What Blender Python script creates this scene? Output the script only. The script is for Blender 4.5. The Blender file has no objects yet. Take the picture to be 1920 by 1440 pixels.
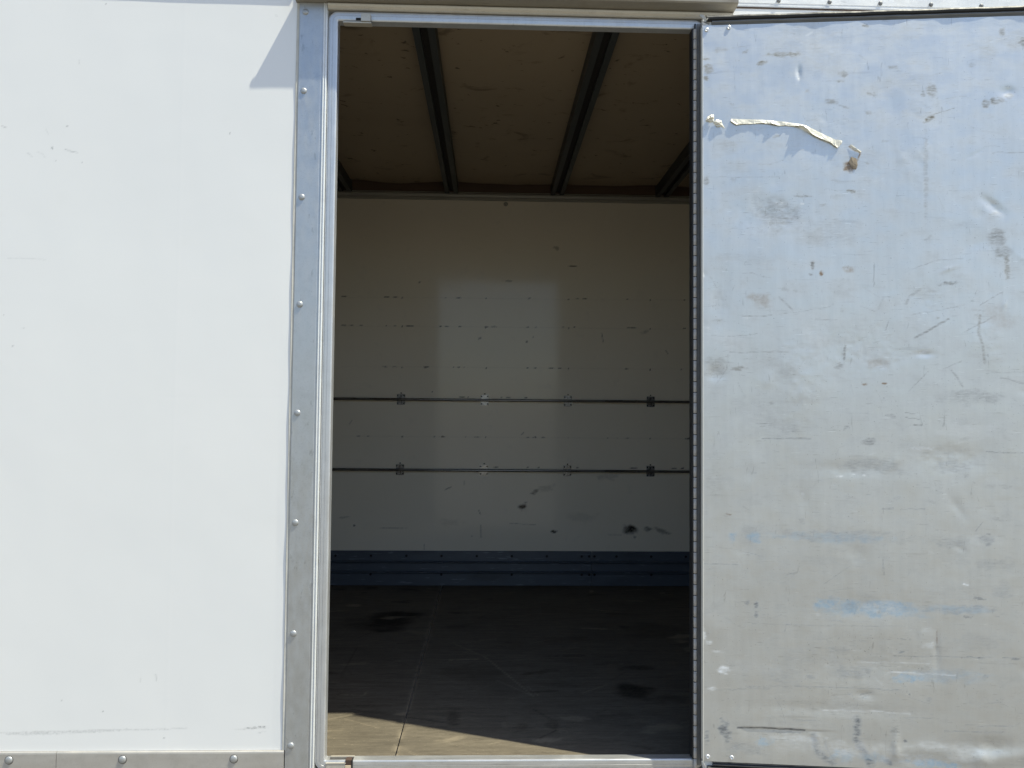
import bpy, bmesh, math, random
import numpy as np
from mathutils import Matrix, Vector

# ---------------------------------------------------------------- camera, sky, sun, exposure
scene = bpy.context.scene
scene.render.engine = 'CYCLES'
scene.cycles.use_denoising = True
scene.cycles.max_bounces = 14
scene.cycles.diffuse_bounces = 8
scene.cycles.glossy_bounces = 6
scene.cycles.sample_clamp_indirect = 6.0
scene.render.resolution_x, scene.render.resolution_y = 1024, 768

YAW, PITCH, ROLL = 0.03012, 0.03796, 0.00898
CAM = Vector((0.0, -2.3, 1.0682))
fwd = Vector((math.sin(YAW) * math.cos(PITCH), math.cos(YAW) * math.cos(PITCH), math.sin(PITCH)))
rgt = Vector((math.cos(YAW), -math.sin(YAW), 0.0))
upv = rgt.cross(fwd)
r2 = math.cos(ROLL) * rgt + math.sin(ROLL) * upv
u2 = -math.sin(ROLL) * rgt + math.cos(ROLL) * upv
cam_data = bpy.data.cameras.new('camera')
cam_data.sensor_width = 36.0
cam_data.lens = 36.0 * 1400.0 / 1920.0
cam_data.clip_start = 0.05
cam_data.clip_end = 3000.0
cam = bpy.data.objects.new('camera', cam_data)
scene.collection.objects.link(cam)
m = Matrix.Identity(4)
for i in range(3):
    m[i][0], m[i][1], m[i][2], m[i][3] = r2[i], u2[i], -fwd[i], CAM[i]
cam.matrix_world = m
scene.camera = cam

SUN_DIR = Vector((2.55, -1.0, 5.2)).normalized()        # towards the sun
SUN_EL = math.asin(SUN_DIR.z)
SUN_AZ = math.atan2(SUN_DIR.x, SUN_DIR.y)
world = bpy.data.worlds.new('World')
scene.world = world
world.use_nodes = True
wn = world.node_tree.nodes
wl = world.node_tree.links
wn.clear()
w_out = wn.new('ShaderNodeOutputWorld')
w_bg = wn.new('ShaderNodeBackground')
w_sky = wn.new('ShaderNodeTexSky')
w_sky.sky_type = 'NISHITA'
w_sky.sun_disc = False
w_sky.sun_elevation = SUN_EL
w_sky.sun_rotation = SUN_AZ
w_sky.air_density = 1.0
w_sky.dust_density = 1.0
w_sky.ozone_density = 1.0
w_bg.inputs['Strength'].default_value = 0.13
wl.new(w_sky.outputs[0], w_bg.inputs[0])
wl.new(w_bg.outputs[0], w_out.inputs[0])
sun_data = bpy.data.lights.new('sun', 'SUN')
sun_data.energy = 4.5
sun_data.angle = math.radians(0.53)
sun_data.color = (1.0, 0.97, 0.79)
sun = bpy.data.objects.new('sun', sun_data)
sun.rotation_euler = SUN_DIR.to_track_quat('Z', 'Y').to_euler()
sun.location = (6, -4, 12)
scene.collection.objects.link(sun)
vs = scene.view_settings
vs.view_transform = 'Standard'
vs.look = 'None'
vs.exposure = 0.6
vs.gamma = 1.0
vs.use_curve_mapping = False

C = scene.collection
random.seed(11)

# ---------------------------------------------------------------- wear and stain records, with some painted dent light and shade (metres on each surface)
# blob: (u, v, half width, half height, angle, kind, strength); line: (points, half width, kind, strength)
DOOR_BLOBS = [
    (0.4881,2.2521,0.0142,0.005,-20,'d',0.8),
    (0.2475,2.17,0.0608,0.0083,0,'o',0.55),
    (0.1805,2.1453,0.0176,0.0066,15,'o',0.8),
    (0.0198,2.1297,0.0178,0.0199,0,'o',0.6),
    (0.0117,2.1015,0.0097,0.0116,0,'o',0.6),
    (0.0117,2.1617,0.0146,0.0033,0,'o',0.8),
    (0.1293,2.1817,0.0097,0.005,20,'d',0.5),
    (0.057,2.1889,0.0208,0.0101,0,'d',0.3),
    (0.421,2.1039,0.0174,0.0115,0,'d',0.5),
    (0.4099,2.0828,0.0187,0.0033,0,'d',0.6),
    (0.5681,2.1213,0.0187,0.0066,0,'d',0.35),
    (0.5066,2.0409,0.0203,0.0082,-10,'d',0.45),
    (0.3843,2.0209,0.0218,0.0098,0,'d',0.5),
    (0.425,2.0035,0.0203,0.0033,-20,'d',0.5),
    (0.6772,2.0449,0.0185,0.023,0,'d',0.5),
    (0.654,2.0373,0.0077,0.0082,0,'d',0.5),
    (0.8361,2.0036,0.0137,0.0144,0,'d',0.6),
    (0.8666,2.011,0.0228,0.0113,0,'d',0.6),
    (0.9017,2.0247,0.0137,0.0162,0,'d',0.35),  # painted shading of the dent here
    (0.6732,1.962,0.0213,0.0098,35,'o',0.9),
    (0.885,2.2182,0.0122,0.0162,0,'d',0.6),
    (0.9422,2.1856,0.0122,0.0164,0,'d',0.6),
    (0.4952,1.9839,0.0156,0.0098,0,'d',0.35),
    (0.4407,1.82,0.0172,0.0197,0,'b',0.9),
    (0.4401,1.745,0.014,0.0065,-15,'o',0.9),
    (0.3022,1.7307,0.0316,0.0033,0,'d',0.6),
    (0.2199,1.6713,0.0758,0.0492,0,'d',0.32),
    (0.0114,1.7826,0.0112,0.0149,0,'d',0.55),
    (0.8573,1.5936,0.0228,0.032,0,'d',0.45),
    (0.8825,1.5599,0.03,0.0224,0,'d',0.35),
    (0.6588,1.7871,0.0077,0.144,0,'d',0.25),
    (0.3845,1.6125,0.0936,0.0405,0,'d',0.15),
    (0.3411,2.1706,0.1422,0.0996,0,'d',0.1),
    (0.3276,1.5205,0.0063,0.0162,0,'d',0.8),
    (0.3228,1.4914,0.0078,0.0049,0,'d',0.7),
    (0.3525,1.4961,0.0062,0.0097,-15,'b',0.8),
    (0.4336,1.5069,0.0187,0.0112,0,'b',0.3),
    (0.1715,1.4191,0.0395,0.023,0,'b',0.25),
    (0.7237,1.4637,0.0365,0.0064,5,'d',0.5),
    (0.8877,1.509,0.009,0.0384,0,'o',0.5),
    (0.4192,1.2594,0.0047,0.0304,-3,'d',0.65),
    (0.4034,1.2177,0.0187,0.0112,0,'d',0.55),
    (0.1108,1.2068,0.0284,0.008,0,'o',0.5),
    (0.7827,1.1231,0.096,0.0221,0,'d',0.26),
    (0.4206,1.0313,0.0092,0.0063,30,'d',0.6),
    (0.4864,0.9908,0.0228,0.0126,0,'d',0.55),
    (0.501,0.9167,0.0924,0.0253,0,'d',0.26),
    (0.7213,0.9199,0.0675,0.0234,0,'d',0.26),
    (0.4756,1.1606,0.0108,0.0032,0,'b',1.0),
    (0.5325,1.1641,0.0076,0.0032,0,'b',1.0),
    (0.5192,1.2262,0.0339,0.0256,0,'b',0.18),
    (0.857,1.3695,0.06,0.0474,0,'b',0.16),
    (0.0359,0.8699,0.0284,0.096,0,'o',0.12),
    (0.2093,1.0323,0.0936,0.0416,0,'d',0.14),
    (0.0363,1.2081,0.04,0.0324,0,'o',0.25),
    (0.163,1.2571,0.0869,0.0648,0,'o',0.1),
    (0.0751,0.7683,0.0111,0.0032,-10,'b',0.7),
    (0.0876,0.6985,0.014,0.019,0,'l',0.6),
    (0.1502,0.6999,0.0265,0.0174,0,'l',0.65),
    (0.4012,0.7085,0.2079,0.0218,0,'d',0.26),
    (0.4012,0.7054,0.1976,0.0174,0,'l',0.3),
    (0.6974,0.701,0.0675,0.0203,0,'d',0.2),
    (0.8203,0.7068,0.0266,0.0154,0,'d',0.6),
    (0.1309,0.5049,0.0078,0.0111,0,'d',0.7),
    (0.1573,0.5009,0.0062,0.0109,0,'d',0.85),
    (0.1572,0.4726,0.0062,0.0095,0,'d',0.7),
    (0.4759,0.4976,0.1596,0.0293,0,'l',0.6),
    (0.3522,0.5081,0.04,0.0187,0,'l',0.6),
    (0.4287,0.5009,0.0213,0.014,0,'d',0.45),
    (0.5291,0.5023,0.076,0.0218,0,'w',0.18),
    (0.7398,0.5023,0.1425,0.0156,0,'d',0.36),
    (0.7249,0.5049,0.105,0.0139,0,'l',0.3),
    (0.759,0.4828,0.0148,0.0046,0,'d',0.7),
    (0.5781,0.4123,0.0137,0.0031,-10,'d',0.7),
    (0.5762,0.3752,0.0137,0.0047,20,'d',0.6),
    (0.4379,0.3147,0.073,0.0312,0,'d',0.33),
    (0.3849,0.3734,0.0416,0.014,0,'d',0.26),
    (0.5935,0.3002,0.048,0.0139,0,'l',0.55),
    (0.6055,0.2991,0.012,0.0092,0,'l',1.0),
    (0.694,0.31,0.1125,0.0277,0,'d',0.2),
    (0.694,0.31,0.1125,0.0216,0,'l',0.25),
    (0.7945,0.3656,0.0135,0.003,0,'d',0.9),
    (0.7634,0.3692,0.0089,0.0023,0,'d',0.8),
    (0.8936,0.366,0.0133,0.0031,0,'d',0.9),
    (0.155,0.2577,0.0339,0.0047,0,'d',0.4),
    (0.0617,0.306,0.0218,0.0125,0,'w',0.85),
    (0.0288,0.2499,0.0126,0.0078,0,'w',0.6),
    (0.0196,0.3848,0.0125,0.0078,0,'w',0.6),
    (0.0431,0.3588,0.0218,0.0031,0,'w',0.5),
    (0.0692,0.1186,0.0187,0.0406,12,'d',0.9),
    (0.0115,0.1052,0.0094,0.025,0,'d',0.5),
    (0.5324,0.0567,0.015,0.0122,-40,'d',0.55),
    (0.1822,0.0985,0.0265,0.0172,0,'l',0.55),
    (0.6492,0.0589,0.0675,0.0122,0,'l',0.7),
    (0.7116,0.0526,0.0225,0.0106,0,'l',0.8),
    (0.4085,0.0666,0.0395,0.0216,0,'l',0.35),
    (0.1281,0.0775,0.0616,0.0218,0,'d',0.3),
    (0.4345,0.0892,0.1368,0.0246,0,'w',0.22),  # pale smear painting light on the low dents
    (0.2823,0.1136,0.0912,0.0125,0,'w',0.3),  # painted brightness just below the fold
    (0.6751,0.1073,0.09,0.0137,0,'w',0.25),  # painted light on the dents at lower right
    (0.4948,0.0688,0.0456,0.0152,0,'l',0.3),
    (0.2668,0.0897,0.077,0.0308,0,'w',0.12),  # faint painted brightness under the fold
    (0.585,0.0652,0.09,0.0246,0,'w',0.2),  # painted light on the bottom bulges
    (0.7639,0.0807,0.0888,0.0304,0,'w',0.2),  # painted light on the dented lower right
    (0.5559,0.1512,0.015,0.0139,0,'o',0.5),
    (0.8386,0.6346,0.074,0.0218,0,'d',0.22),
    (0.8597,0.558,0.0296,0.0308,0,'d',0.25),
    (0.7925,0.5377,0.021,0.0046,-8,'d',0.6),
    (0.5871,0.2615,0.0015,0.0015,0,'d',0.5),
    (0.596,0.2541,0.003,0.0031,0,'d',0.9),
    (0.5826,0.1201,0.006,0.0046,0,'d',0.9),
    (0.2201,1.7122,0.0079,0.002,0,'w',0.9),
    (0.2391,1.7135,0.0047,0.0024,0,'w',0.9),
    (0.2974,1.7079,0.0078,0.0025,-10,'w',0.9),
    (0.3979,0.8867,0.0139,0.0024,0,'w',0.8),
    (0.441,0.8921,0.0062,0.0024,0,'w',0.7),
    (0.4717,0.891,0.0062,0.0032,0,'w',0.9),
    (0.6481,1.2584,0.0152,0.0047,0,'w',0.7),  # painted bright face of the dent
    (0.6403,0.9722,0.0375,0.0063,0,'w',0.35),
    (0.0016,1.4915,0.0048,0.0066,0,'w',0.9),
    (0.0039,0.408,0.0063,0.0158,0,'w',0.9),
    (0.29,2.0926,0.0024,0.0066,0,'w',0.8),  # painted highlight of the small upright dent
    (0.8616,1.6782,0.0137,0.0048,-40,'w',0.6),  # painted bright side of the right-hand crease
    (0.6637,0.4012,0.0045,0.0092,0,'w',0.4),
    (0.7588,0.5769,0.0104,0.0031,0,'w',0.8),
    (0.6492,0.4409,0.021,0.0125,0,'w',0.25),
    (0.6487,0.3976,0.024,0.0092,0,'w',0.35),
]
DOOR_LINES = [
    ([(0.6903,1.9762),(0.7427,1.9912)],0.0015,'d',0.7),
    ([(0.4366,1.8821),(0.449,1.872),(0.4692,1.8619)],0.002,'b',0.9),
    ([(0.4691,1.8586),(0.4564,1.8295)],0.0023,'b',0.8),
    ([(0.0194,1.794),(0.2299,1.7907)],0.001,'d',0.35),
    ([(0.8521,1.8548),(0.9399,1.8532)],0.0012,'d',0.6),
    ([(0.8281,1.8746),(0.8721,1.8737)],0.0011,'d',0.5),
    ([(0.2283,1.4238),(0.2673,1.3848)],0.0031,'d',0.5),
    ([(0.1191,1.3672),(0.1792,1.3655),(0.206,1.3687)],0.0016,'d',0.7),
    ([(0.0269,1.3071),(0.0952,1.3055),(0.1617,1.3121)],0.0013,'d',0.5),
    ([(0.228,1.3719),(0.3799,1.3943)],0.0011,'d',0.35),
    ([(0.6226,1.3013),(0.7177,1.3554)],0.0038,'d',0.7),
    ([(0.7612,1.3173),(0.8418,1.3601)],0.0023,'d',0.5),
    ([(0.5993,1.405),(0.6071,1.4226),(0.6396,1.4465)],0.0046,'d',0.45),
    ([(0.5318,1.418),(0.5192,1.3892)],0.0038,'d',0.2),
    ([(0.8088,1.368),(0.802,1.3173),(0.8135,1.2809),(0.8188,1.2273)],0.0045,'o',0.55),
    ([(0.0809,1.2553),(0.163,1.2571),(0.2542,1.259)],0.0016,'d',0.5),
    ([(0.0761,1.2488),(0.0728,1.2067),(0.0394,1.1564)],0.0016,'d',0.4),
    ([(0.6026,1.1424),(0.6596,1.2013)],0.0015,'d',0.5),
    ([(0.7007,1.2078),(0.754,1.2318)],0.0015,'d',0.4),
    ([(0.7249,1.2048),(0.7413,1.1827),(0.756,1.156)],0.003,'d',0.55),
    ([(0.8617,1.1818),(0.8841,1.1804),(0.9287,1.1649)],0.0022,'d',0.55),
    ([(0.156,1.0413),(0.2046,1.0418)],0.0017,'d',0.6),
    ([(0.1701,1.0335),(0.2046,1.0338)],0.0013,'d',0.5),
    ([(0.2467,1.0167),(0.3028,1.0189)],0.0014,'d',0.45),
    ([(0.1763,0.9967),(0.3182,0.9984)],0.002,'d',0.75),
    ([(0.5912,1.0774),(0.6202,1.076)],0.0015,'d',0.6),
    ([(0.5911,1.0631),(0.6321,1.0588)],0.0015,'d',0.6),
    ([(0.6152,1.0412),(0.638,1.0415)],0.002,'d',0.8),
    ([(0.8195,0.9651),(0.8629,0.9641),(0.9209,0.9617)],0.0015,'d',0.7),
    ([(0.8229,1.1958),(0.9293,1.201)],0.0011,'d',0.35),
    ([(0.6142,1.3698),(0.7638,1.3982)],0.0012,'d',0.4),
    ([(0.8092,1.3981),(0.8746,1.4376)],0.0012,'d',0.5),
    ([(0.5386,1.3235),(0.5465,1.3507)],0.0012,'d',0.6),
    ([(0.3344,1.3541),(0.3982,1.354)],0.0016,'d',0.4),
    ([(0.6157,1.5058),(0.6925,1.5342),(0.7657,1.5385)],0.0011,'d',0.4),
    ([(0.5228,0.7927),(0.5548,0.7933)],0.0018,'d',0.85),
    ([(0.5776,0.7938),(0.6443,0.7935)],0.0014,'d',0.7),
    ([(0.0009,0.6186),(0.0748,0.6189),(0.1062,0.618)],0.0016,'d',0.55),
    ([(0.5229,0.6439),(0.5242,0.6237),(0.527,0.6003)],0.002,'d',0.7),
    ([(0.3526,0.5661),(0.4297,0.6229)],0.0011,'d',0.35),
    ([(0.1447,0.4439),(0.361,0.4459),(0.5846,0.4512)],0.0016,'d',0.3),
    ([(0.2392,0.4233),(0.2487,0.4596)],0.0016,'d',0.45),
    ([(0.6747,0.4386),(0.6743,0.4046)],0.0023,'b',0.7),
    ([(0.6743,0.4046),(0.6731,0.3061)],0.0015,'d',0.25),
    ([(0.5505,0.3635),(0.6738,0.3661),(0.8049,0.366)],0.0012,'d',0.5),
    ([(0.8568,0.3708),(0.9158,0.3698)],0.0012,'d',0.5),
    ([(0.4487,0.3414),(0.6526,0.3439)],0.0012,'w',0.5),
    ([(0.5349,0.3151),(0.7254,0.3142)],0.0015,'w',0.75),
    ([(0.1937,0.2639),(0.3291,0.2658),(0.4648,0.2662),(0.5721,0.264)],0.0017,'d',0.6),
    ([(0.0382,0.2456),(0.1596,0.2532)],0.0012,'d',0.4),
    ([(0.3501,0.1984),(0.496,0.201),(0.5969,0.1973)],0.0014,'w',0.65),
    ([(0.1019,0.1386),(0.1747,0.1401),(0.2962,0.1389)],0.0026,'k',1.0),  # shadow of the buckled fold, painted as a black line
    ([(0.2055,0.1305),(0.2824,0.129)],0.0012,'d',0.7),
    ([(0.3221,0.123),(0.3325,0.0771),(0.3735,0.0481)],0.0115,'d',0.75),
    ([(0.3511,0.1165),(0.3615,0.0814),(0.3856,0.0486)],0.0046,'d',0.4),
    ([(0.4474,0.1775),(0.4438,0.1173),(0.4841,0.0484)],0.0128,'d',0.95),
    ([(0.1513,0.0925),(0.159,0.0664)],0.0047,'d',0.4),
    ([(0.6921,0.1522),(0.855,0.156)],0.0015,'d',0.65),
    ([(0.7503,0.1714),(0.8832,0.1738)],0.0015,'d',0.6),
    ([(0.2626,0.167),(0.3285,0.1681)],0.0012,'d',0.4),
    ([(0.457,0.2473),(0.4874,0.2547)],0.0015,'d',0.7),
    ([(0.4631,0.2414),(0.4813,0.2483)],0.0012,'d',0.6),
    ([(0.7878,0.734),(0.8076,0.7608)],0.0012,'d',0.55),
    ([(0.3463,0.544),(0.4383,0.5574)],0.0011,'d',0.3),
    ([(0.012,0.6714),(0.0985,0.6638),(0.1765,0.6435)],0.0013,'d',0.3),
    ([(0.2509,0.5996),(0.2695,0.5922)],0.0011,'d',0.3),
    ([(0.8259,1.7235),(0.8497,1.6911),(0.8736,1.6716)],0.0015,'w',0.5),  # painted light along the right-hand crease
    ([(0.2902,2.1323),(0.2901,2.1041)],0.0016,'d',0.6),
    ([(0.2918,1.8421),(0.3234,1.8613),(0.5902,2.0078)],0.0009,'d',0.12),
    ([(0.4491,1.8884),(0.5742,1.9592),(0.76,2.0282)],0.0012,'d',0.12),
    ([(0.5863,0.1877),(0.6761,0.1883)],0.0012,'d',0.5),
    ([(0.8372,0.248),(0.8694,0.2295)],0.0012,'d',0.4),
]
DOOR_DENTS = [
    (0.2901,2.1124,0.008,0.0232,0,3.0),
    (0.8974,2.0378,0.0243,0.0162,0,4),
    (0.8498,1.6959,0.039,0.016,-42,4),
    (0.648,1.252,0.0274,0.0095,0,2.5),
    (0.5192,1.2198,0.0274,0.0128,0,1.4),
    (0.1962,1.6797,0.1422,0.0656,0,3),
    (0.6738,0.3677,0.012,0.0693,0,2.5),
    (0.4692,0.2478,0.0274,0.0139,0,3),
    (0.5554,0.1021,0.0135,0.0456,0,-4),
    (0.8234,0.1137,0.074,0.0304,0,5),
    (0.7935,0.082,0.0207,0.0274,0,-4),
    (0.4411,0.9079,0.1232,0.0253,0,1.6),
    (0.0363,1.1919,0.0352,0.0227,0,3),
    (0.0071,0.4081,0.0078,0.0253,0,3),
    (0.0048,1.4931,0.0096,0.0097,0,2),
    (0.7155,0.9433,0.1216,0.0468,0,2.5),
    (0.475,1.2739,0.1848,0.096,0,2.5),
    (0.2882,1.1932,0.0936,0.1458,0,-2.5),
    (0.4972,0.3307,0.1824,0.0616,0,2.5),
    (0.3746,0.2024,0.2432,0.0216,0,2),
    (0.0526,1.4194,0.0395,0.0972,0,2),
    (0.6606,1.4176,0.0924,0.0632,0,2),
    (0.8257,1.2905,0.0608,0.079,0,-2),
    (0.4531,0.497,0.1824,0.0374,0,1.5),
    (0.6347,1.8361,0.077,0.1944,0,-2),
    (0.3868,1.9387,0.0948,0.0984,0,2),
]
BACK_BLOBS = [
    (0.2134,0.4838,0.033,0.023,40,'d',0.95),
    (0.2889,0.5765,0.0299,0.0132,40,'d',0.6),
    (0.3585,0.6,0.0531,0.0264,10,'d',0.22),
    (0.4102,0.3301,0.0232,0.0098,0,'d',0.95),
    (0.8894,0.342,0.0468,0.0363,-20,'d',0.9),
    (0.9963,0.349,0.0234,0.0165,0,'d',0.6),
    (1.08,0.3362,0.0534,0.0198,-15,'d',0.5),
    (-0.8247,0.3641,0.0066,0.0065,0,'d',1),
    (-0.8875,0.4128,0.0391,0.0065,10,'d',0.3),
    (-0.2282,0.3832,0.0726,0.0262,0,'d',0.12),
    (0.5791,0.4197,0.0996,0.0328,0,'d',0.12),
    (0.7446,0.6686,0.0835,0.0199,0,'d',0.2),
    (0.1077,1.8911,0.0301,0.0067,0,'d',0.5),
    (0.5199,1.9916,0.0304,0.0041,0,'d',0.9),
    (0.4115,2.105,0.0202,0.0135,-30,'d',0.4),
    (-0.4425,1.8765,0.0133,0.004,0,'d',0.6),
    (-0.0988,0.3018,0.0099,0.0049,0,'d',0.3),
    (0.9769,1.5828,0.0269,0.0134,20,'d',0.3),
    (0.9129,0.2959,0.01,0.0099,0,'d',0.5),
    (-0.5922,0.3488,0.082,0.0039,0,'d',0.35),
    (-0.0624,1.5299,0.0134,0.0067,30,'d',0.6),
    (0.2314,1.51,0.0067,0.01,0,'d',0.7),
    (0.2713,1.5406,0.004,0.0067,0,'d',0.6),
    (-0.3538,1.1903,0.0046,0.0046,0,'d',1),
    (-0.9113,1.7789,0.0163,0.0037,0,'d',0.8708934946303647),
    (-0.6501,1.7802,0.0194,0.0037,0,'d',0.9712251418885252),
    (-0.5938,1.7803,0.0185,0.0037,0,'d',0.9611624983327085),
    (-0.2783,1.7816,0.0055,0.0037,0,'d',0.7328113271890526),
    (-0.1984,1.782,0.0223,0.0037,0,'d',0.8244872765684621),
    (0.2359,1.7839,0.0216,0.0037,0,'d',0.5566029823265721),
    (0.5447,1.7851,0.0137,0.0037,0,'d',0.6232864163099152),
    (0.5918,1.785,0.0151,0.0037,0,'d',0.7869705939640503),
    (0.8615,1.7864,0.0053,0.0037,0,'d',0.608364900231924),
    (1.2237,1.7879,0.0103,0.0037,0,'d',0.958172685904276),
    (-0.5507,1.7772,0.0043,0.006,0,'d',1),
    (-0.0283,1.7793,0.0043,0.006,0,'d',1),
    (0.4909,1.7813,0.0044,0.006,0,'d',1),
    (1.0069,1.7836,0.0044,0.0061,0,'d',1),
    (-0.9082,1.5989,0.0188,0.0037,0,'d',0.5798021061790191),
    (-0.8653,1.5991,0.0194,0.0037,0,'d',0.5693837091994516),
    (-0.8026,1.5996,0.0162,0.0037,0,'d',0.5633496162751348),
    (-0.6474,1.6002,0.005,0.0037,0,'d',0.935702372362141),
    (-0.5944,1.6002,0.0088,0.0037,0,'d',0.6077405846123661),
    (-0.5017,1.6007,0.0228,0.0037,0,'d',0.9362038827184009),
    (-0.3093,1.6014,0.0103,0.0037,0,'d',0.9807389944750418),
    (-0.2694,1.6016,0.0148,0.0037,0,'d',0.8389152386252962),
    (-0.1896,1.6019,0.0087,0.0037,0,'d',0.9704880005439995),
    (-0.0231,1.6027,0.0176,0.0037,0,'d',0.9832821561585977),
    (0.0202,1.6029,0.0214,0.0037,0,'d',0.6493944489269339),
    (0.234,1.6035,0.0116,0.0037,0,'d',0.5829780285648728),
    (0.2875,1.6039,0.0077,0.0037,0,'d',0.5325698566878381),
    (0.4551,1.6046,0.0106,0.0037,0,'d',0.8015549987038272),
    (0.5289,1.6048,0.0051,0.0037,0,'d',0.8389671247738456),
    (0.8688,1.606,0.0114,0.0037,0,'d',0.6549789658015643),
    (0.8992,1.6061,0.0202,0.0037,0,'d',0.7403725933150195),
    (1.2237,1.6074,0.011,0.0037,0,'d',0.740609193118432),
    (-0.548,1.5971,0.0043,0.006,0,'d',1),
    (-0.0264,1.5993,0.0043,0.006,0,'d',1),
    (0.492,1.6014,0.0044,0.006,0,'d',1),
    (1.0072,1.6034,0.0044,0.0061,0,'d',1),
    (-0.65,1.3439,0.0177,0.0037,0,'d',0.528500464767895),
    (-0.5906,1.3442,0.0226,0.0037,0,'d',0.5114327816263604),
    (-0.3955,1.3447,0.0186,0.0037,0,'d',0.9224404446940648),
    (-0.2265,1.3452,0.0053,0.0037,0,'d',0.8938691519902171),
    (-0.1933,1.3452,0.0117,0.0037,0,'d',0.7892594145284373),
    (-0.1601,1.3456,0.0051,0.0037,0,'d',0.5233635593494708),
    (0.2361,1.3465,0.0083,0.0037,0,'d',0.9775899497955831),
    (0.2829,1.3467,0.0086,0.0037,0,'d',0.8778682062256589),
    (0.3831,1.3471,0.0222,0.0037,0,'d',0.9710219147138497),
    (0.44,1.347,0.0113,0.0037,0,'d',0.6773966025289562),
    (0.8595,1.3482,0.0147,0.0037,0,'d',0.8878015073494976),
    (1.2069,1.3493,0.0071,0.0037,0,'d',0.8741990282423315),
    (-0.5443,1.3411,0.0043,0.006,0,'d',1),
    (-0.0238,1.3424,0.0043,0.006,0,'d',1),
    (0.4936,1.3439,0.0043,0.006,0,'d',1),
    (1.0077,1.3454,0.0044,0.006,0,'d',1),
    (-0.1712,1.1592,0.0194,0.0037,0,'d',0.92984715959379),
    (-0.1314,1.1593,0.0056,0.0037,0,'d',0.9729000925210919),
    (0.0745,1.1596,0.0066,0.0037,0,'d',0.6703702677521111),
    (0.1144,1.1596,0.0162,0.0037,0,'d',0.9590435927666561),
    (0.2243,1.1597,0.0113,0.0037,0,'d',0.9620988097138954),
    (-0.5416,1.1553,0.0043,0.0059,0,'d',1),
    (-0.0219,1.156,0.0043,0.006,0,'d',1),
    (0.4947,1.1569,0.0044,0.006,0,'d',1),
    (1.0081,1.1578,0.0044,0.006,0,'d',1),
    (-0.8044,0.9142,0.0148,0.0036,0,'d',0.6562251846714535),
    (-0.7486,0.914,0.0106,0.0036,0,'d',0.5887388877524943),
    (-0.337,0.9143,0.0064,0.0036,0,'d',0.5744340223116242),
    (-0.2875,0.9143,0.0176,0.0036,0,'d',0.9983634072683519),
    (-0.1453,0.9145,0.0079,0.0036,0,'d',0.5242760817742281),
    (-0.0757,0.9144,0.0229,0.0037,0,'d',0.7667653706804172),
    (0.243,0.9146,0.0124,0.0037,0,'d',0.6186683019271437),
    (0.2862,0.9146,0.0159,0.0037,0,'d',0.9131477558993133),
    (0.3395,0.9147,0.0134,0.0037,0,'d',0.7108786409557947),
    (0.7436,0.9149,0.006,0.0037,0,'d',0.9580346742209955),
    (0.8005,0.9147,0.0056,0.0037,0,'d',0.7467820992104162),
    (0.8642,0.9149,0.0205,0.0037,0,'d',0.56528591357656),
    (1.2475,0.9149,0.0186,0.0037,0,'d',0.9748992813109494),
    (-0.5381,0.9107,0.0043,0.0059,0,'d',1),
    (-0.0193,0.9112,0.0043,0.006,0,'d',1),
    (0.4962,0.9113,0.0043,0.006,0,'d',1),
    (1.0086,0.9117,0.0044,0.006,0,'d',1),
    (0.0455,0.7275,0.0164,0.0036,0,'d',0.8940047748901785),
    (0.2445,0.7275,0.0069,0.0036,0,'d',0.7172775953002186),
    (0.311,0.7276,0.0077,0.0036,0,'d',0.9223669485026815),
    (0.554,0.728,0.0104,0.0037,0,'d',0.7265774567499881),
    (0.9017,0.728,0.0234,0.0037,0,'d',0.9261263354468714),
    (1.1634,0.7284,0.0231,0.0037,0,'d',0.7267699947958117),
    (1.2138,0.7284,0.0141,0.0037,0,'d',0.864752509883427),
    (-0.5354,0.7236,0.0043,0.0059,0,'d',1),
    (-0.0174,0.7241,0.0043,0.0059,0,'d',1),
    (0.4974,0.7246,0.0043,0.006,0,'d',1),
    (1.0089,0.7247,0.0044,0.006,0,'d',1),
]
BACK_LINES = [
    ([(-0.0435,0.3709),(-0.0427,0.2922)],0.0026,'d',0.7),
    ([(-0.061,0.4627),(-0.0475,0.4365)],0.0033,'d',0.9),
    ([(-0.2669,0.5865),(-0.2308,0.6031)],0.0033,'d',0.8),
    ([(-0.1488,0.6431),(-0.1485,0.6168)],0.0023,'d',0.6),
    ([(-0.3908,0.2516),(-0.3904,0.2189)],0.0025,'d',0.6),
    ([(0.7005,1.5727),(0.7109,1.5157)],0.0027,'d',0.6),
    ([(1.1054,1.4665),(1.1223,1.4431)],0.0027,'d',0.6),
    ([(0.2029,0.9299),(0.2161,0.9432)],0.0033,'d',0.7),
    ([(0.7461,0.315),(0.8294,0.3121)],0.002,'d',0.5),
    ([(0.1348,0.3815),(0.2971,0.3724)],0.002,'d',0.5),
    ([(-0.9278,1.776),(1.2475,1.7855)],0.0016,'d',0.12),
    ([(-0.9246,1.5961),(1.2475,1.603)],0.0016,'d',0.12),
    ([(-0.9202,1.3437),(1.2475,1.3504)],0.0017,'d',0.1),
    ([(-0.9126,0.911),(1.2475,0.9116)],0.0016,'d',0.12),
    ([(-0.8647,0.9872),(-0.8487,1.0104)],0.0033,'d',0.4),
]
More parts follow.
